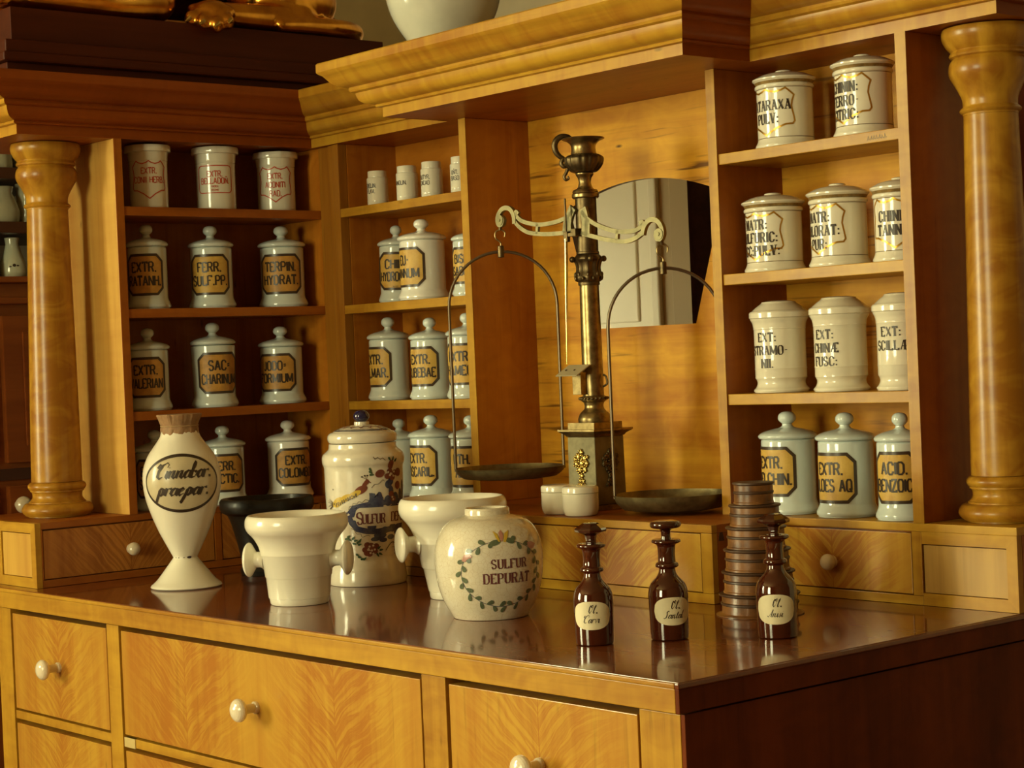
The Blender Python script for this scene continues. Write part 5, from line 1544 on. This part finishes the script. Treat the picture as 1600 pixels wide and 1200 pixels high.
# near and far haunches
for (xx, s) in ((-1.775, 1), (-1.905, -1)):
    E_((xx + s * .012, .690, b0 + .085), (.056, .110, .082))
    capsule([(xx + s * .036, .690, b0 + .036), (xx + s * .044, .60, b0 + .032), (xx + s * .048, .50, b0 + .030)], [.038, .031, .026])
    E_((xx + s * .062, .455, b0 + .024), (.046, .046, .030), Matrix.Rotation(s * .5, 4, 'Z'))
    for k, (tx, ty, tz) in enumerate(((.070, .405, .010), (.090, .420, .002), (.104, .440, -.004), (.108, .464, .004))):
        E_((xx + s * tx, ty, b0 + tz), (.0140, .0190, .0185), Matrix.Rotation(s * (.2 + .3 * k), 4, 'Z'))
        E_((xx + s * (tx - .020), ty + .018, b0 + tz + .022), (.0130, .018, .0150), Matrix.Rotation(s * (.2 + .3 * k), 4, 'Z'))
# tail curling round to the near side
capsule([(-1.86, .800, b0 + .10), (-1.85, .845, b0 + .055), (-1.80, .858, b0 + .024), (-1.745, .835, b0 + .0225), (-1.716, .770, b0 + .0215), (-1.708, .69, b0 + .0205), (-1.704, .62, b0 + .016)], [.024, .023, .0225, .0220, .0210, .0190, .0150])
for v in bm.verts:
    if v.co.z < b0 + .0006 and v.co.x < -1.7005:
        v.co.z = b0 + .0006
lo_ = obj('body', bm, M['gilt'], lt, world=True, smooth=True, angle=180)
rm = lo_.modifiers.new('skin', 'REMESH')
rm.mode = 'VOXEL'
rm.voxel_size = .0046
rm.use_smooth_shade = True
sm_ = lo_.modifiers.new('relax', 'SMOOTH')
sm_.factor = .6
sm_.iterations = 4
# claws
cl = [((-1.775 + tx + (.008 + .004 * k) * .8, ty - .015 + .003 * k, b0 + tz - .004), .25 * k, .0075, .014) for k, (tx, ty, tz) in enumerate(((.070, .405, .010), (.090, .420, .002), (.104, .440, -.004), (.108, .464, .004)))]
cl += [((-1.760 + .0185 * k, -.026, b0 + .012), 0, .0060, .013) for k in range(4)]
for (p_, rz_, r_, d_) in cl:
    bm = bmesh.new()
    bmesh.ops.create_cone(bm, segments=10, radius1=r_, radius2=.001, depth=d_, cap_ends=True, matrix=Matrix.Translation(p_) @ Matrix.Rotation(rz_, 4, 'Z') @ Matrix.Rotation(PI / 2 + .6, 4, 'X'))
    obj('claw', bm, M['brass_bright'], lt, world=True, smooth=True, label='bright pointed claw')

# vase on the centre of the cornice
x, y = -1.150, .610
t = thing('vase', 'large pale grey-white vase with blue painted edge marks, standing on top of the cornice', 'vase', (x, y, .9776))
R = .1115
bp = [(0, .0004), (.052, .0004), (.055, .004)] + catmull([(.060, .012), (.078, .035), (.097, .068), (.108, .105), (.1115, .145), (.107, .185), (.092, .22), (.068, .245), (.050, .258), (.047, .275), (.055, .29)], 6) + [(.052, .292), (.043, .275), (.046, .258), (0, .20)]
obj('body', lathe(bp, 72), plain('celadon_white_glaze', (.66, .68, .58), .14, coat=.6, var=.1, vscale=12), t, smooth=True, angle=60)
W = Writer(interp(bp[:60]), view_az(x, y) + math.radians(-78), .11, .0006)
W.blob(0, .115, .004, .018, .25)
W.blob(.010, .150, .006, .022, -.3)
W.blob(-.015, .160, .008, .018, .5)
W.done('painted_marks', M['cobalt'], t)

# ------------------------------------------------------------------ FAR CABINET BY THE LEFT WALL
XC = -2.70
fc = thing('display_cabinet', 'red-brown cabinet far left behind the column, with open shelves of glassware', 'cabinet', (-2.95, .6, -ZO))
y0, y1 = -.02, 1.30
obj('carcass', B((-3.15, XC - .02, y0, y1, -ZO, .640), bev=.002), M['cabinet_red'], fc, world=True)
obj('top_moulding', B((-3.15, XC + .015, y0 - .02, y1 + .02, .6402, .655), bev=.003), M['cabinet_red'], fc, world=True)
obj('waist_moulding', B((-3.15, XC + .012, y0 - .01, y1 + .01, .588, .604), bev=.003), M['cabinet_red'], fc, world=True)
for k in range(3):
    a = y0 + .02 + k * .44
    obj('door', B((XC - .0195, XC, a, a + .40, .20, .56), (XC, XC + .006, a + .05, a + .35, .24, .52), bev=.003), M['cabinet_red'], fc, world=True)
    d = obj('drawer', B((XC - .0195, XC, a, a + .40, -.02, .145), bev=.003), M['cabinet_red'], fc, world=True)
    kb = obj('knob', turned_knob(.021, .045, .8), M['knob'], d, label='white china knob')
    kb.rotation_euler = (0, 0, PI / 2)
    kb.location = (XC, a + .20, .098) if k != 1 else (XC, .462, .098)
    obj('lower_door', B((XC - .0195, XC, a, a + .40, -.80, -.06), bev=.003), M['cabinet_red'], fc, world=True)
obj('shade_strip', B((XC - .0198, XC - .012, y0 + .01, y1 - .01, .158, .186), bev=0), M['gap'], fc, world=True)  # dark strip that paints the shade of an open gap
up = [(-3.15, XC - .02, y0, y0 + .02, .6555, 1.30), (-3.15, XC - .02, y1 - .02, y1, .6555, 1.30), (-3.15, XC, y0 - .01, y1 + .01, 1.3002, 1.33)]
obj('upper_frame', B(*up), M['cabinet_red'], fc, world=True)
obj('back_panel', B((-3.149, -3.13, y0 + .021, y1 - .021, .6557, 1.2995), bev=0), M['wall_cream'], fc, world=True, label='pale painted back panel')
for z in (.792, .925, 1.09):
    obj('shelf', B((-3.129, XC - .022, y0 + .021, y1 - .021, z - .028, z), bev=.002), plain('far_shelf_wood', (.07, .02, .006), .4), fc, world=True)
def far_glass(y, z, kind, label, x=-2.80):
    t = thing('glass_vessel', label, 'glassware', (x, y, z), 0, 'glassware on the far cabinet shelves')
    if kind == 'vase':
        pr = [(0, .0006), (.026, .0006), (.031, .004), (.034, .016), (.031, .04), (.022, .065), (.0165, .085), (.019, .102), (0, .1025)]
        obj('body', lathe(pr, 28), M['milk'], t, smooth=True, angle=60)
        W = Writer(interp(pr), view_az(x, y), .03, .0006)
        W.blob(.003, .032, .004, .004); W.blob(-.006, .029, .003, .002); W.blob(.011, .031, .003, .002)
        W.done('painted_sprig', M['ink_dark'], t)
    elif kind == 'jug':
        pr = [(0, .0006), (.036, .0006), (.040, .01), (.042, .03), (.034, .055), (.024, .075), (.028, .092), (.026, .092), (.021, .075), (.030, .055), (.037, .03), (.034, .008), (0, .006)]
        obj('body', lathe(pr, 28), M['glassware'], t, smooth=True, angle=60)
    else:
        pr = [(0, .0006), (.030, .0006), (.033, .01), (.030, .06), (.033, .100), (.031, .100), (.027, .06), (.029, .01), (0, .006)]
        obj('body', lathe(pr, 28, mod=lambda a, r, zz: 1 + .03 * math.cos(8 * a)), M['glassware'], t, smooth=True, angle=60)
far_glass(.525, .6556, 'vase', 'milky white glass vase on the far cabinet, lowest shelf beside the column')
far_glass(.450, .6556, 'vase', 'milky white glass vase on the far cabinet, at the left frame edge')
far_glass(.505, .7928, 'jug', 'clear glass jug on the middle shelf of the far cabinet')
far_glass(.575, .7928, 'tumbler', 'cut glass tumbler on the middle far shelf, touching the column edge')
far_glass(.440, .7928, 'tumbler', 'cut glass tumbler on the middle far shelf at the left frame edge', x=-2.84)
far_glass(.500, .9256, 'tumbler', 'cut glass beaker on the upper shelf of the far cabinet')
far_glass(.580, .9256, 'jug', 'clear glass jug on the upper far shelf beside the column capital')

# wardrobe added to darken the sliver of lit wall beside the right-hand column
wa = thing('wardrobe', 'added dark wardrobe far back, darkening the sliver beside the right-hand column', 'wardrobe', (-1.0, 2.15, -ZO))
obj('carcass', B((-1.52, -.45, 1.95, 2.37, -ZO + .08, 1.18), bev=.003), M['side'], wa, world=True)
obj('plinth', B((-1.54, -.43, 1.93, 2.37, -ZO, -ZO + .0798), bev=.004), M['side'], wa, world=True)
obj('cornice', B((-1.56, -.41, 1.91, 2.37, 1.1802, 1.24), bev=.012), M['side'], wa, world=True)
for k in range(2):
    a = -1.50 + k * .53
    d = obj('door', B((a, a + .50, 1.93, 1.9498, -.82, 1.14), (a + .08, a + .42, 1.922, 1.93, -.72, .10), (a + .08, a + .42, 1.922, 1.93, .20, 1.04), bev=.003), M['side'], wa, world=True)
    kb = obj('knob', turned_knob(.014, .03, .8), M['brass'], d)
    kb.location = (a + (.46 if k == 0 else .04), 1.93, .15)

# ------------------------------------------------------------------ LIGHT
def area(name, loc, target, sx, sy, power, col):
    l = bpy.data.lights.new(name, 'AREA')
    l.shape = 'RECTANGLE'
    l.size, l.size_y = sx, sy
    l.energy = power
    l.color = col
    o = bpy.data.objects.new(name, l)
    COL.objects.link(o)
    o.location = loc
    o.rotation_euler = (Vector(target) - Vector(loc)).to_track_quat('-Z', 'Z').to_euler()
    return o
DAY = (1.0, .95, .54)
area('window_daylight', (XL - .14, (WLy0 + WLy1) / 2, (WLz0 + WLz1) / 2), (0, (WLy0 + WLy1) / 2, (WLz0 + WLz1) / 2), WLy1 - WLy0 + .1, WLz1 - WLz0 + .1, 370, DAY)
area('window_daylight', ((WFx0 + WFx1) / 2, YF - .14, (WLz0 + WLz1) / 2), ((WFx0 + WFx1) / 2, 0, (WLz0 + WLz1) / 2), WFx1 - WFx0 + .1, WLz1 - WLz0 + .1, 175, DAY)
area('window_daylight', (XL - .14, (WBy0 + WBy1) / 2, (WBz0 + WBz1) / 2), (0, (WBy0 + WBy1) / 2 + .6, (WBz0 + WBz1) / 2), WBy1 - WBy0, WBz1 - WBz0, 44, DAY)  # added light behind the unseen back window, aimed towards the back wall
w = bpy.data.worlds.new('sky')
SC.world = w
w.use_nodes = True
w.node_tree.nodes['Background'].inputs[0].default_value = (.9, .85, .65, 1)
w.node_tree.nodes['Background'].inputs[1].default_value = .6

# ------------------------------------------------------------------ CAMERA
cam = bpy.data.cameras.new('camera')
co_ = bpy.data.objects.new('camera', cam)
COL.objects.link(co_)
yaw, pit, rol = 8.63316896e-01, -1.19085581e-02, 4.21084175e-02
f = Vector((-math.sin(yaw) * math.cos(pit), math.cos(yaw) * math.cos(pit), math.sin(pit)))
r = Vector((math.cos(yaw), math.sin(yaw), 0))
d = f.cross(r)
r2 = r * math.cos(rol) + d * math.sin(rol)
d2 = -r * math.sin(rol) + d * math.cos(rol)
m = Matrix.Identity(4)
for i in range(3):
    m[i][0], m[i][1], m[i][2], m[i][3] = r2[i], -d2[i], -f[i], CAM[i]
co_.matrix_world = m
cam.sensor_width = 36
cam.lens = 2972.717 / 1600 * 36
cam.clip_start = .05
SC.camera = co_

vs = SC.view_settings
vs.view_transform = 'Standard'
vs.look = 'None'
vs.gamma = 1
vs.use_curve_mapping = False
vs.exposure = 0.0
